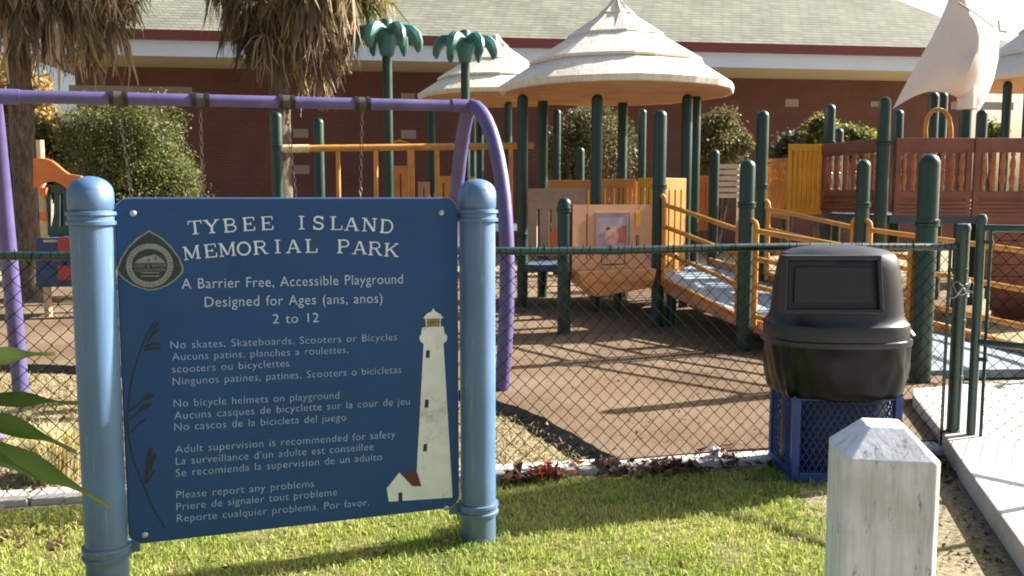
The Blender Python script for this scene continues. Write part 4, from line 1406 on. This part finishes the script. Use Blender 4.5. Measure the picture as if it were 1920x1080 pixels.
# hull with planks that bend in towards the keel
mb = MB()
rows = 9
for k in range(rows):
    z1_ = zlow - .02 - k * .145
    z0_ = z1_ - .1435
    o1, o0 = .0 + .010 * k * k * .5, .010 * (k + 1) ** 2 * .5
    x0_, x1_ = P(1838, 400, YS).x + .02 * k * k * .3, xs[3]
    mb.add([Vector((x0_, YS - .03 + o1, z1_)), Vector((x1_, YS - .03 + o1, z1_)), Vector((x1_, YS - .02 + o0, z0_)), Vector((x0_ + .03, YS - .02 + o0, z0_)),
            Vector((x0_, YS + .05 + o1, z1_)), Vector((x1_, YS + .05 + o1, z1_)), Vector((x1_, YS + .05 + o0, z0_)), Vector((x0_ + .03, YS + .05 + o0, z0_))],
           [(0, 1, 2, 3), (7, 6, 5, 4), (0, 4, 5, 1), (3, 2, 6, 7), (0, 3, 7, 4), (1, 5, 6, 2)])
mb.build('hull', SHIP, sh, bevel=.008)
MB().prism([Vector((A0.x, A0.y + .3, zlow - .01)), Vector((A1.x, A1.y + .05, zlow - .01)), Vector((xs[0], YS + .06, zlow - .01)), Vector((xs[3], YS + .06, zlow - .01)), Vector((xs[3], YS + 2.6, zlow - .01)), Vector((A0.x, YS + 2.6, zlow - .01))], (0, 0, -.1)).build('deck', DECK, sh)
for px, t, Y in ((1660, 181, 10.75), (1557, 195, 12.5), (1685, 205, 12.8), (1751, 172, 12.2), (1768, 172, 12.9), (1812, 190, 11.25), (1842, 205, 12.3), (1573, 240, 14.0)):
    add_post(sh, px, t, Y, (P(px, 268, Y).z,) if px < 1700 else ())
mb = MB()
pts = [P(1736, 275, 11.6), P(1735, 240, 11.6), P(1739, 220, 11.6), P(1748, 208, 11.6), P(1759, 205, 11.6), P(1770, 208, 11.6), P(1779, 220, 11.6), P(1783, 240, 11.6), P(1783, 275, 11.6)]
mb.tube(pts, .028, 10)
mb.build('hoop', YELLOW, sh, True)
# sail
YM = 11.25
mast = P(1812, 190, YM)
def sail_edge(t):      # left and right boundary in photo units, t from foot to head
    Lx = [(0, 1676, 203), (.12, 1692, 172), (.3, 1722, 116), (.45, 1745, 78), (.6, 1763, 42), (.75, 1776, 12), (.88, 1784, -12), (1, 1792, -45)]
    Rx = [(0, 1836, 207), (.12, 1847, 190), (.3, 1863, 150), (.45, 1872, 108), (.6, 1873, 66), (.68, 1866, 46), (.76, 1852, 28), (.88, 1832, 2), (1, 1812, -42)]
    def it(A_):
        for i in range(len(A_) - 1):
            if A_[i][0] <= t <= A_[i + 1][0]:
                k = (t - A_[i][0]) / (A_[i + 1][0] - A_[i][0])
                return (A_[i][1] + (A_[i + 1][1] - A_[i][1]) * k, A_[i][2] + (A_[i + 1][2] - A_[i][2]) * k)
        return A_[-1][1:]
    return it(Lx), it(Rx)
NU, NV = 24, 24
vs, fs = [], []
grid = {}
for side in (0, 1):
    for j in range(NV + 1):
        t = j / NV
        (lx_, ly_), (rx_, ry_) = sail_edge(t)
        for i in range(NU + 1):
            u = i / NU
            sag = -34 * math.sin(u * math.pi) * max(0, 1 - t * 2.6) ** 1.3 if u < .86 else -34 * math.sin(u * math.pi) * max(0, 1 - t * 2.6) ** 1.3
            x = lx_ + (rx_ - lx_) * u
            y = ly_ + (ry_ - ly_) * u + sag
            bul = .30 * math.sin(min(1, u / .84) * math.pi / 2) ** 1.3 * math.sin(.25 + t * 2.5) 
            ur = .78 - .26 * min(1, max(0, (t - .42) / .35))
            if u > ur:
                bul -= .95 * ((u - ur) / (1 - ur)) ** 1.35
            bul += .10 * math.exp(-((u - .66) / .07) ** 2 - ((t - .36) / .11) ** 2)
            bul -= .10 * math.exp(-((u - .80) / .05) ** 2) * max(0, 1 - t * 1.6)
            nn = .0 if side == 0 else .03
            q0 = P(x, y, YM - .05 - bul)
            vs.append(Vector((q0.x, q0.y + nn, q0.z)))
n1 = (NU + 1) * (NV + 1)
for j in range(NV):
    for i in range(NU):
        a = j * (NU + 1) + i
        fs.append((a, a + 1, a + NU + 2, a + NU + 1))
        fs.append((n1 + a, n1 + a + NU + 1, n1 + a + NU + 2, n1 + a + 1))
for i in range(NU):
    a, b = i, i + 1
    fs.append((a, n1 + a, n1 + b, b))
    a, b = NV * (NU + 1) + i, NV * (NU + 1) + i + 1
    fs.append((a, b, n1 + b, n1 + a))
for j in range(NV):
    a, b = j * (NU + 1), (j + 1) * (NU + 1)
    fs.append((a, b, n1 + b, n1 + a))
    a, b = a + NU, b + NU
    fs.append((a, n1 + a, n1 + b, b))
sl_ = MB().add(vs, fs).build('sail', SAILM, sh, True)
mb = MB().lathe([(.09, P(1812, 206, YM).z), (.105, P(1812, 204, YM).z), (.105, P(1812, 160, YM).z), (.08, P(1812, 150, YM).z)], (mast.x, YM, 0), 18)
mb.build('mast_socket', CREAM, sl_, True)
MB().lathe([(.055, P(1812, 160, YM).z), (.05, P(1812, -60, YM).z)], (mast.x, YM + .14, 0), 14).build('mast', CREAM, sh, True)
mb = MB()
mb.tube([P(1797, 5, 10.8), P(1830, 26, 10.78), P(1862, 50, 11.0)], .012, 6)
mb.tube([P(1862, 50, 11.0), P(1845, 74, 10.85)], .010, 6)
mb.tube([P(1872, 38, 11.2), P(1874, 58, 11.2), P(1888, 60, 11.2)], .012, 6)
mb.build('rope', GREYTAN, sl_)

# --- left play tower
YL = 11.0
lt = thing('play_tower', 'low play tower with orange arch and dark green gate behind the left sign post', 'play tower', (P(100, 400, YL).x, YL, 0))
def lp(px, py, dy=0.0): return P(px, py, YL + dy)
arch = [(62, 352), (62, 298), (72, 296), (84, 297), (96, 301), (108, 310), (118, 319), (128, 326), (140, 328), (152, 330), (152, 365), (140, 362), (128, 357), (116, 347), (104, 341), (92, 340), (80, 344), (72, 352)]
MB().prism([lp(x, y) for x, y in arch], (0, .06, 0)).build('arch', ORANGE, lt, bevel=.008)
for x, yt_ in ((68, 262), (163, 352)):
    q = lp(x, yt_)
    MB().lathe([(.045, 0), (.045, q.z)], (q.x, YL + .03 + .05, 0), 14).build('post', paint('pale yellow post', (.62, .45, .25), .5), lt, True)
mb = MB()
for i in range(4):
    x = 84 + i * 17
    mb.prism([lp(x, 442, .08), lp(x + 10, 442, .08), lp(x + 10, 350, .08), lp(x, 350, .08)], (0, .03, 0))
mb.prism([lp(78, 440, .075), lp(150, 440, .075), lp(150, 425, .075), lp(78, 425, .075)], (0, .04, 0))
mb.prism([lp(78, 362, .075), lp(150, 362, .075), lp(150, 346, .075), lp(78, 346, .075)], (0, .04, 0))
mb.build('gate_panel', DGREENPL, lt)
for y in (352, 398): MB().prism([lp(74, y + 16), lp(86, y + 16), lp(86, y), lp(74, y)], (0, .05, 0)).build('hinge_block', ORANGE, lt)
mb = MB()
mb.prism([lp(66, 538), lp(148, 538), lp(148, 447), lp(66, 447)], (0, .5, 0))
mb.build('base_panel', BLUEPL, lt, bevel=.02)
for x0, y0, x1, y1, dd in ((108, 445, 150, 472, -.05), (108, 498, 150, 525, -.05), (200, 418, 230, 470, .3)):
    MB().prism([lp(x0, y1, dd), lp(x1, y1, dd), lp(x1, y0, dd), lp(x0, y0, dd)], (0, .045, 0)).build('step_block', REDPL, lt)
for y in (452, 478): MB().tube([lp(82, y, -.03), lp(150, y, -.03)], .016, 8).build('grab_bar', STEEL, lt, True)
mb = MB()
mb.prism([lp(-60, 410, .2), lp(12, 410, .2), lp(12, 330, .2), lp(0, 305, .2), lp(-60, 305, .2)], (0, .06, 0))
mb.build('side_panel', REDPL, lt)
mb = MB()
mb.prism([lp(-60, 500, .2), lp(14, 500, .2), lp(14, 412, .2), lp(-60, 412, .2)], (0, .06, 0))
mb.build('side_panel', BLUEPL, lt)

# ================================================================== vegetation
def rand_unit(n):
    v = RNG.normal(size=(n, 3))
    return v / np.linalg.norm(v, axis=1, keepdims=True)
def leaf_cloud(name, blobs, n, size, palette, mat, parent, aspect=.5, shell=.5, droop=0.0, var=.35):
    """many small leaf quads spread through the volumes of several uneven blobs"""
    B = np.array([b[:3] for b in blobs], float)
    S = np.array([b[3:6] for b in blobs], float)
    vol = S.prod(1) ** (2 / 3)
    idx = RNG.choice(len(blobs), n, p=vol / vol.sum())
    u = rand_unit(n)
    r = (shell + (1 - shell) * RNG.random(n)) ** .6
    c = B[idx] + u * r[:, None] * S[idx]
    # twig clumps: pull leaves towards local clump centres so gaps show
    k = max(8, n // 55)
    cc = c[RNG.choice(n, k)]
    g = RNG.integers(0, k, n)
    # nearest clump among 6 random ones
    cand = RNG.integers(0, k, (n, 10))
    d = ((cc[cand] - c[:, None, :]) ** 2).sum(2)
    near = cand[np.arange(n), d.argmin(1)]
    c = c * .42 + cc[near] * .58 + RNG.normal(size=(n, 3)) * size * .7
    a = rand_unit(n) + np.array([0, 0, -droop])
    a /= np.linalg.norm(a, axis=1, keepdims=True)
    b = np.cross(a, rand_unit(n))
    b /= np.linalg.norm(b, axis=1, keepdims=True)
    L = size * (.6 + .8 * RNG.random(n))[:, None]
    Wd = L * aspect
    v = np.stack([c - a * L * .5, c + b * Wd * .5, c + a * L * .5, c - b * Wd * .5], 1).reshape(-1, 3)
    f = np.arange(n * 4).reshape(n, 4)
    pal = np.array(palette)
    pc_ = pal[(near * 7919 % len(pal))]
    mixc = pal[RNG.integers(0, len(pal), n)]
    col = (pc_ * .75 + mixc * .25) * (1 + var * (RNG.random(n)[:, None] - .5) * 2)
    return np_mesh(name, v, f, np.repeat(col, 4, 0), mat, parent)
def stems(mb, base, blobs, r0):
    for b in blobs:
        q = Vector(b[:3])
        m1 = Vector(base).lerp(q, .5) + Vector((random.uniform(-.1, .1), random.uniform(-.1, .1), .1))
        mb.tube([base, m1, q], [r0, r0 * .6, r0 * .25], 6)
def shrub(name, label, cat, px, py, Y, wpx, hpx, n, size, pal, nb=9, group=None, tall=False, aspect=.5):
    c = P(px, py, Y)
    sx, sz = wpx / 2 * Y / FPX, hpx / 2 * Y / FPX
    base = Vector((c.x, c.y, 0))
    t = thing(name, label, cat, base, group)
    blobs = []
    for i in range(int(nb * 1.8)):
        a = i * 2.4
        rr = .66 * math.sqrt((i + .5) / (nb * 1.8))
        z = random.uniform(-.6, .66)
        w_ = math.sqrt(max(.15, 1 - z * z * .8))
        k_ = random.uniform(.20, .42)
        blobs.append((c.x + sx * rr * math.cos(a) * w_, c.y + sx * .7 * rr * math.sin(a) * w_, c.z + sz * z, sx * k_, sx * k_ * .9, sz * k_ * random.uniform(.9, 1.3)))
    for i in range(nb):                                    # stray shoots
        u = rand_unit(1)[0]
        u[2] = abs(u[2]) * 1.1 - .2
        for q in (.72, .82, .90):
            blobs.append((c.x + sx * u[0] * q, c.y + sx * .7 * u[1] * q, c.z + sz * u[2] * q, sx * .08, sx * .08, sz * .10))
    leaf_cloud('foliage', blobs, n, size, pal, LEAF, t, aspect)
    mb = MB()
    stems(mb, base, blobs[:int(nb * 1.8)], .05)
    mb.build('stem', BARK, t)
    return t
GPAL = [(.10, .135, .035), (.17, .20, .055), (.05, .07, .02), (.25, .25, .08), (.12, .16, .05), (.26, .21, .08), (.06, .09, .025)]
DPAL = [(.04, .05, .02), (.09, .09, .035), (.06, .07, .02), (.15, .14, .06), (.20, .16, .07)]
YPAL = [(.20, .20, .05), (.13, .16, .035), (.26, .22, .07), (.09, .12, .03)]
APAL = [(.50, .32, .09), (.40, .28, .10), (.30, .23, .10), (.55, .40, .15), (.24, .20, .08)]
shrub('shrub', 'large round green shrub in front of the brick wall at left', 'shrub', 256, 306, 16.5, 360, 270, 34000, .062, GPAL, 14)
shrub('shrub', 'dark loose shrub seen under the big thatch roof', 'shrub', 1110, 290, 18.8, 250, 230, 12000, .07, DPAL, 12)
shrub('shrub', 'sunlit shrub with reddish tips right of the thatch roof posts', 'shrub', 1340, 270, 18.4, 150, 190, 11000, .065, [(.14, .14, .05), (.09, .10, .03), (.20, .17, .07), (.22, .12, .07), (.06, .08, .02)], 10)
shrub('shrub', 'small grey green shrub left of the yellow slat panel', 'shrub', 1478, 280, 18.6, 80, 110, 2500, .10, [(.07, .09, .05), (.12, .13, .07), (.05, .06, .03)], 6)
shrub('shrub', 'yellow green bush behind the yellow slat panel', 'shrub', 1540, 258, 18.9, 90, 90, 2600, .11, YPAL, 6)
shrub('shrub', 'low yellow green bush behind the brown ship rail', 'shrub', 1605, 265, 19.3, 90, 70, 2400, .11, YPAL, 6)
shrub('shrub', 'little bright bush below the sail mast', 'shrub', 1858, 252, 18.8, 44, 50, 1200, .10, YPAL, 5)
def far_tree(px, ytop, Y, wpx, hpx, n, size, pal, label, trunk_px=None):
    c = P(px, ytop + hpx / 2, Y)
    sx, sz = wpx / 2 * Y / FPX, hpx / 2 * Y / FPX
    t = thing('tree', label, 'tree', (c.x, c.y, 0), 'trees beyond the left end of the building')
    blobs = []
    for i in range(16):
        u = rand_unit(1)[0] * random.uniform(.3, .8)
        blobs.append((c.x + sx * u[0], c.y + sx * u[1], c.z + sz * u[2], sx * .30, sx * .30, sz * .26))
    leaf_cloud('crown', blobs, n, size, pal, LEAF, t, .55, .2)
    mb = MB()
    b = Vector((c.x, c.y, 0))
    top = Vector((c.x + .2, c.y, c.z))
    mb.tube([b, b.lerp(top, .5) + Vector((.15, 0, 0)), top], [.22, .15, .07], 8)
    for bb in blobs:
        q = Vector(bb[:3])
        mb.tube([b.lerp(top, random.uniform(.45, .95)), q], [.06, .02], 5)
    mb.build('trunk', BARK, t)
far_tree(60, 60, 30, 210, 300, 7000, .22, APAL, 'golden brown autumn tree left of the building corner')
far_tree(-90, 20, 33, 260, 330, 6000, .25, APAL + GPAL[:2], 'tall thin leaved tree at the far left edge')
far_tree(95, 210, 27, 130, 170, 5000, .15, [(.24, .18, .05), (.16, .15, .04), (.30, .23, .08), (.10, .11, .03)], 'low yellowing tree behind the large shrub')
far_tree(10, 240, 25, 150, 180, 5000, .15, [(.18, .15, .06), (.12, .12, .04), (.24, .18, .08)], 'low dull brown tree behind the left palm trunk')

blobs = []
for i in range(46):
    x = -75 + i * 1.35
    blobs.append((x, 46 + 3 * math.sin(i * 1.7), 2.4 + 1.6 * random.random(), 2.2, 1.6, 2.2 + 1.2 * random.random()))
wd_ = leaf_cloud('woodland', blobs, 14000, .42, [(.07, .09, .03), (.12, .12, .04), (.18, .15, .06), (.05, .06, .02)], LEAF, None, .6, .15)
tag(wd_, 'distant line of mixed trees left of the building', 'woods', kind='stuff')
# palm trees with skirts of dead fronds
def palm(px, yb, Y, dia_px, label, ncol, skirt, seed, zcrown, trunk_lean=0.0, green=0.15, off=(0, 0), wid=1.0):
    rng = np.random.default_rng(seed)
    rnd = random.Random(seed)
    b = P(px, 300, Y)
    base = Vector((b.x, Y, 0))
    t = thing('palm_tree', label, 'palm tree', base, 'palm trees before the building')
    r = dia_px / 2 * Y / FPX
    mb = MB()
    n = 34
    prof = []
    for i in range(n + 1):
        z = zcrown * i / n
        prof.append((r * (1.12 - .18 * min(1, z / 1.2) + .10 * (z / zcrown) ** 3) * (1 + .05 * math.sin(i * 2.4)), z))
    def wb(a, z): return r * .10 * noise.noise(Vector((math.cos(a) * 3, math.sin(a) * 3, z * 7)))
    mb.lathe(prof, base, 22, wob=wb)
    mb.build('trunk', BARK, t, True)
    V, F, C_ = [], [], []
    def strip(pts, w0, col):
        o2 = len(V)
        k = len(pts)
        for i, p in enumerate(pts):
            d = pts[min(i + 1, k - 1)] - pts[max(i - 1, 0)]
            s_ = np.cross(d, [rnd.uniform(-1, 1), rnd.uniform(-1, 1), rnd.uniform(-.3, .3)]) if i == 0 else s_
            ss_ = s_ / (np.linalg.norm(s_) + 1e-9)
            w = w0 * (1 - .8 * (i / (k - 1)) ** 2)
            V.append(p - ss_ * w)
            V.append(p + ss_ * w)
            cc_ = np.array(col) * (1 + .15 * rnd.uniform(-1, 1))
            C_.append(cc_)
            C_.append(cc_)
        for i in range(k - 1):
            F.append((o2 + 2 * i, o2 + 2 * i + 1, o2 + 2 * i + 3, o2 + 2 * i + 2))
    bs = np.array([base.x, base.y, 0.0])
    for fi in range(ncol):
        az = rnd.uniform(0, 2 * math.pi)
        lev = rnd.random()
        zs_ = zcrown - .25 - lev * (zcrown - skirt) * .62
        out_ = rnd.uniform(.45, 1.0) * (1.55 - 1.0 * lev) * wid
        d = np.array([math.cos(az), math.sin(az), 0])
        p0_ = bs + d * r * .8 + np.array([0, 0, zs_])
        tip = bs + d * (r + out_) + np.array([off[0], off[1], 0]) * rnd.uniform(.4, 1) + np.array([0, 0, zs_ - rnd.uniform(.15, .55) * (1 + .5 * lev)])
        isg = rnd.random() < green * (1.5 - lev)
        shade = rnd.choice([(.22, .165, .11), (.34, .265, .175), (.14, .10, .07), (.44, .35, .235), (.27, .21, .14), (.09, .066, .045), (.34, .30, .14)])
        gcol = rnd.choice([(.06, .085, .03), (.10, .11, .04), (.16, .15, .06)])
        col = gcol if isg else shade
        mid = (p0_ + tip) / 2 + np.array([0, 0, .12])
        strip([p0_, mid, tip], .018, np.array(shade) * .8)
        lobe = .62 + .55 * (math.sin(az * 3.0 + seed) * .5 + .5) * rnd.uniform(.6, 1.1)
        nl = rnd.randint(20, 30)
        side = np.cross(d, [0, 0, 1])
        for li in range(nl):
            f = (li / (nl - 1) - .5) * 2
            st = tip - d * (abs(f) ** 2) * .22 + side * f * .10
            drop = rnd.uniform(.35, 1.05) * (.8 if isg else 1.0) * lobe
            spread = side * f * rnd.uniform(.10, .34) + d * rnd.uniform(.02, .28) * (1 - abs(f))
            if isg: spread = spread * 1.8
            q1 = st + spread * .7 + np.array([0, 0, -drop * .28])
            q2 = st + spread * 1.0 + np.array([rnd.uniform(-.03, .03), rnd.uniform(-.03, .03), -drop * .65])
            q3 = st + spread * 1.05 + np.array([rnd.uniform(-.13, .13), rnd.uniform(-.10, .10), -drop])
            strip([st, q1, q2, q3], rnd.choice([.008, .012, .016, .022, .034]), np.array(col) * rnd.uniform(.65, 1.7))
    np_mesh('frond_skirt', np.array(V), np.array(F), np.array(C_), DEADF, t)
    # live crown above
    V, F, C_ = [], [], []
    for fi in range(26):
        az = fi * 2.399
        el = rnd.uniform(-.25, 1.2)
        d = np.array([math.cos(az) * math.cos(el), math.sin(az) * math.cos(el), math.sin(el)])
        p0_ = bs + np.array([0, 0, zcrown - .1])
        tip = p0_ + d * 1.2
        strip([p0_, (p0_ + tip) / 2 + np.array([0, 0, .1]), tip], .02, (.10, .12, .04))
        side = np.cross(d, [0, 0, 1])
        side = side / (np.linalg.norm(side) + 1e-6)
        for li in range(26):
            f = (li / 25 - .5) * 2
            dd = d * math.cos(f * 1.5) + side * math.sin(f * 1.5)
            q = tip + dd * rnd.uniform(.6, .85)
            strip([tip, tip + dd * .4, q + np.array([0, 0, -.12]), q + dd * .15 + np.array([0, 0, -.35])], .018, rnd.choice([(.05, .08, .025), (.09, .12, .04), (.14, .16, .05)]))
    np_mesh('crown', np.array(V), np.array(F), np.array(C_), DEADF, t)
    return t
palm(44, 560, 13.0, 44, 'palm tree with brown dead frond skirt at the left edge', 170, 4.15, 11, 6.0, off=(.62, -.2), wid=1.2)
palm(527, 560, 14.0, 40, 'palm tree with hanging brown and green fronds above the sign', 165, 3.85, 23, 6.1, green=.5, off=(.50, -.1), wid=.95)

# foreground lance leaved plant, rooted left of the frame
fpn = thing('leafy_plant', 'broad green lance shaped leaves reaching in at the left edge', 'plant', (-1.25, 1.75, 0))
pb_ = Vector((-1.25, 1.75, 0))
mb = MB()
mb.tube([pb_, pb_ + Vector((.03, 0, .6)), pb_ + Vector((.05, .02, 1.25))], [.02, .016, .008], 8)
mb.build('stem', paint('green stem', (.10, .14, .04), .6), fpn, True)
def lance(p0, p1, w, sag, tilt, col):
    p0, p1 = Vector(p0), Vector(p1)
    d = p1 - p0
    s_ = d.cross(Vector((0, 0, 1))).normalized()
    upv = s_.cross(d).normalized()
    s_ = (s_ * math.cos(tilt) + upv * math.sin(tilt))
    n = 14
    vs, fs, cs = [], [], []
    for i in range(n + 1):
        k = i / n
        c_ = p0 + d * k + Vector((0, 0, sag * math.sin(k * math.pi) - .0))
        ww = w * (math.sin(math.pi * min(1, k * .93 + .07) ** .8)) * (1 - .25 * k) + .001
        fold = upv * ww * .35
        wv = .004 * math.sin(k * 17)
        vs += [c_ - s_ * ww + fold + Vector((0, 0, wv)), c_, c_ + s_ * ww + fold - Vector((0, 0, wv))]
        b_ = .92 + .16 * random.random()
        cc_ = np.array(col) * (1 - max(0, k - .82) / .18 * .9) + np.array((.09, .085, .03)) * max(0, k - .82) / .18
        b2_ = .8 + .4 * random.random()
        cs += [cc_ * b_, cc_ * 1.5, cc_ * b2_]
    for i in range(n):
        fs += [(3 * i, 3 * i + 1, 3 * i + 4, 3 * i + 3), (3 * i + 1, 3 * i + 2, 3 * i + 5, 3 * i + 4)]
    np_mesh('leaf', np.array([list(v) for v in vs]), np.array(fs), np.array(cs), LEAFB, fpn)
def lf(x0, y0, x1, y1, Y0, Y1, w, sag, tilt, col): lance(P(x0, y0, Y0), P(x1, y1, Y1), w, sag, tilt, col)
LG = (.028, .058, .010)
lf(-160, 735, 103, 664, 1.75, 1.95, .026, .02, 1.25, (.045, .075, .018))
lf(-160, 775, 148, 757, 1.75, 1.9, .021, .012, 1.3, (.036, .066, .013))
lf(-160, 815, 144, 849, 1.75, 1.75, .029, .035, 1.35, LG)
lf(-160, 850, 206, 951, 1.75, 1.7, .038, .035, 1.3, LG)
lf(-160, 700, -60, 560, 1.75, 1.8, .025, .02, .6, LG)
lf(-160, 900, -40, 1040, 1.75, 1.7, .03, .02, .6, LG)

# grass
def vnoise(p, sc):
    return np.array([noise.noise(Vector((x * sc, y * sc, 3.1))) for x, y in p[:, :2]]) * .5 + .5
def blades(name, pts, hmin, hmax, wmin, wmax, pal, mat, lean=.6, patch=None):
    n = len(pts)
    az = RNG.random(n) * 2 * np.pi
    d = np.stack([np.cos(az), np.sin(az), np.zeros(n)], 1)
    az2 = RNG.random(n) * 2 * np.pi
    s_ = np.stack([np.cos(az2), np.sin(az2), np.zeros(n)], 1)
    h = (hmin + (hmax - hmin) * RNG.random(n) ** 1.5)
    if patch is not None: h = h * (.55 + .9 * vnoise(pts, 7.0))
    w = (wmin + (wmax - wmin) * RNG.random(n))[:, None]
    ln = (lean * RNG.random(n) * h)[:, None]
    z = np.zeros((n, 3))
    z[:, 2] = h
    m = pts + d * ln * .35 + z * .6
    tp2 = pts + d * ln * 1.2 + z * (1 - .25 * RNG.random(n))[:, None]
    v = np.stack([pts - s_ * w, pts + s_ * w, m + s_ * w * .8, m - s_ * w * .8, tp2 + s_ * w * .15, tp2 - s_ * w * .15], 1).reshape(-1, 3)
    i6 = np.arange(n)[:, None] * 6
    f = np.concatenate([i6 + np.array([[0, 1, 2, 3]]), i6 + np.array([[3, 2, 4, 5]])], 0)
    pal = np.array(pal)
    pk = RNG.random(n)
    if patch is not None:
        pk = np.clip(pk * .75 + patch * .5 - .12, 0, .999)
    col = pal[(pk * len(pal)).astype(int)] * (1 + .3 * (RNG.random(n)[:, None] - .5))
    return np_mesh(name, v, f, np.repeat(col, 6, 0), mat)
N = 190000
xs_ = RNG.uniform(-3.2, 1.9, N)
ys_ = RNG.uniform(2.05, 5.3, N)
k = ys_ < FA.y + (xs_ - FA.x) * FDIR.y / FDIR.x - .13 + .05 * np.sin(xs_ * 9)
k &= np.abs(xs_) < ys_ * .66 + .25
pr0, pr1 = G(1520, 915), G(1560, 1080)
edgeX = pr0.x + (ys_ - pr0.y) * (pr1.x - pr0.x) / (pr1.y - pr0.y)
k &= xs_ < edgeX + .09 * np.sin(ys_ * 11) + .12 * RNG.normal(size=N) * (xs_ > edgeX - .4)
pts = np.stack([xs_[k], ys_[k], np.full(k.sum(), .004)], 1)
pn1 = vnoise(pts, 1.6)
pn2 = vnoise(pts, 5.0)
keep = RNG.random(len(pts)) < np.clip(-.1 + pn2 * 1.9, .10, 1)
pts, pn1 = pts[keep], pn1[keep]
o = blades('grass', pts, .012, .036, .0015, .0034, [(.15, .23, .03), (.23, .34, .05), (.32, .42, .065), (.40, .46, .085), (.52, .49, .15), (.60, .51, .23)], GRASSM, .9, pn1)
tag(o, 'short yellow green lawn grass in front of the fence', 'grass', kind='stuff')
# dry turf between fence and rubber pad
N = 26000
xs_ = RNG.uniform(-4.5, .6, N)
ys_ = RNG.uniform(4.2, 8.0, N)
ex = np.array([p.x for p in edge][::-1])
ey = np.array([p.y for p in edge][::-1])
k = (ys_ > FA.y + (xs_ - FA.x) * FDIR.y / FDIR.x + .14) & (ys_ < np.interp(xs_, ex, ey) - .2)
pts = np.stack([xs_[k], ys_[k], np.zeros(k.sum())], 1)
o = blades('dry_turf', pts, .012, .045, .003, .006, [(.20, .19, .06), (.30, .25, .10), (.40, .32, .16), (.48, .38, .22), (.24, .18, .10)], GRASSM, 1.3, vnoise(pts, 1.3))
tag(o, 'sparse dry turf inside the fence', 'dry grass', kind='stuff')
# pale clump of ornamental grass behind the fence
gc = G(104, 945)
gcl = P(104, 930, 4.75)
cen = Vector((gcl.x, 4.75, 0))
n = 1700
a_ = RNG.random(n) * 2 * np.pi
rr_ = .14 * np.sqrt(RNG.random(n))
pts = np.stack([cen.x + rr_ * np.cos(a_), cen.y + rr_ * np.sin(a_), np.zeros(n)], 1)
o = blades('ornamental_grass', pts, .16, .33, .003, .006, [(.50, .43, .18), (.66, .58, .32), (.74, .68, .45), (.42, .38, .12)], GRASSM, .6)
tag(o, 'straw coloured grass tuft behind the fence at lower left', 'grass tuft')
# dead leaves along the fence foot
n = 520
V, F, C_ = [], [], []
LP = [(.09, .045, .025), (.05, .03, .02), (.16, .08, .04), (.03, .02, .015), (.24, .13, .06), (.12, .05, .03)]
def dead_leaf(x, y, z, L, col):
    u = rand_unit(1)[0]
    u[2] *= .5
    a = u / np.linalg.norm(u)
    b_ = np.cross(a, [random.uniform(-.5, .5), random.uniform(-.5, .5), 1])
    b_ /= np.linalg.norm(b_)
    c_ = np.array([x, y, z + L * .25])
    nrm = np.cross(a, b_)
    o2 = len(V)
    V.extend([c_ - a * L, c_ + b_ * L * .5 + nrm * L * .3, c_ + a * L, c_ - b_ * L * .5 + nrm * L * .3])
    C_.extend([np.array(col) * random.uniform(.7, 1.3)] * 4)
    F.append((o2, o2 + 1, o2 + 2, o2 + 3))
for cx_, sx_, cy_, sy_, m_ in ((962, 14, 906, 6, 70), (1010, 22, 902, 6, 40), (1143, 12, 884, 5, 60), (1170, 14, 888, 4, 30), (1255, 26, 884, 6, 90), (1295, 14, 880, 5, 30), (1352, 20, 868, 7, 90), (1180, 130, 893, 8, 50)):
    for i in range(m_):
        p = G(random.gauss(cx_, sx_), random.gauss(cy_, sy_))
        dead_leaf(p.x, p.y, .012 + random.random() ** 2 * .05, random.uniform(.016, .050), random.choice(LP))
for i in range(26):
    p = G(random.gauss(1032, 20), random.gauss(898, 7))
    dead_leaf(p.x, p.y, .03 + random.random() * .05, random.uniform(.025, .045), (.42, .075, .025))
for i in range(70):
    p = G(random.uniform(-40, 145), random.gauss(1010, 14))
    dead_leaf(p.x, p.y, .012, random.uniform(.015, .035), random.choice(LP + [(.36, .17, .05)]))
for i in range(60):
    p = G(random.gauss(1765, 22), random.gauss(878, 14))
    dead_leaf(p.x, p.y, .012, random.uniform(.015, .04), random.choice(LP + [(.36, .2, .09)]))
for i in range(160):
    p = G(random.uniform(1755, 1890), random.uniform(880, 1075))
    dead_leaf(p.x, p.y, .006, random.uniform(.006, .018), random.choice(LP))
for i in range(260):
    p = Vector((random.uniform(-2.6, 1.4), random.uniform(2.4, 4.7), 0))
    dead_leaf(p.x, p.y, .03, random.uniform(.008, .02), random.choice(LP + [(.4, .28, .14)]))
for i in range(200):
    p = G(random.uniform(940, 1440), random.uniform(620, 860))
    dead_leaf(p.x, p.y, PADZ + .003, random.uniform(.008, .022), random.choice(LP + [(.34, .2, .09), (.3, .22, .1)]))
for i in range(60):
    p = G(random.uniform(0, 130), random.uniform(600, 960))
    dead_leaf(p.x, p.y, PADZ + .003, random.uniform(.01, .03), random.choice(LP + [(.34, .2, .09)]))
o = np_mesh('leaf_litter', np.array(V), np.array(F), np.array(C_), DEADF)
tag(o, 'brown and red dead leaves gathered along the fence foot', 'leaf litter', kind='stuff')
pp = G(1340, 868)
mb = MB().lathe([(.0, 0), (.03, .004), (.036, .03), (.022, .055), (.03, .075), (.0, .09)], (pp.x, pp.y, .01), 9, wob=lambda a, z: .008 * math.sin(a * 3 + z * 40))
tag(mb.build('crumpled_wrapper', PAPER), 'small pale crumpled wrapper among dead leaves at the fence', 'litter')
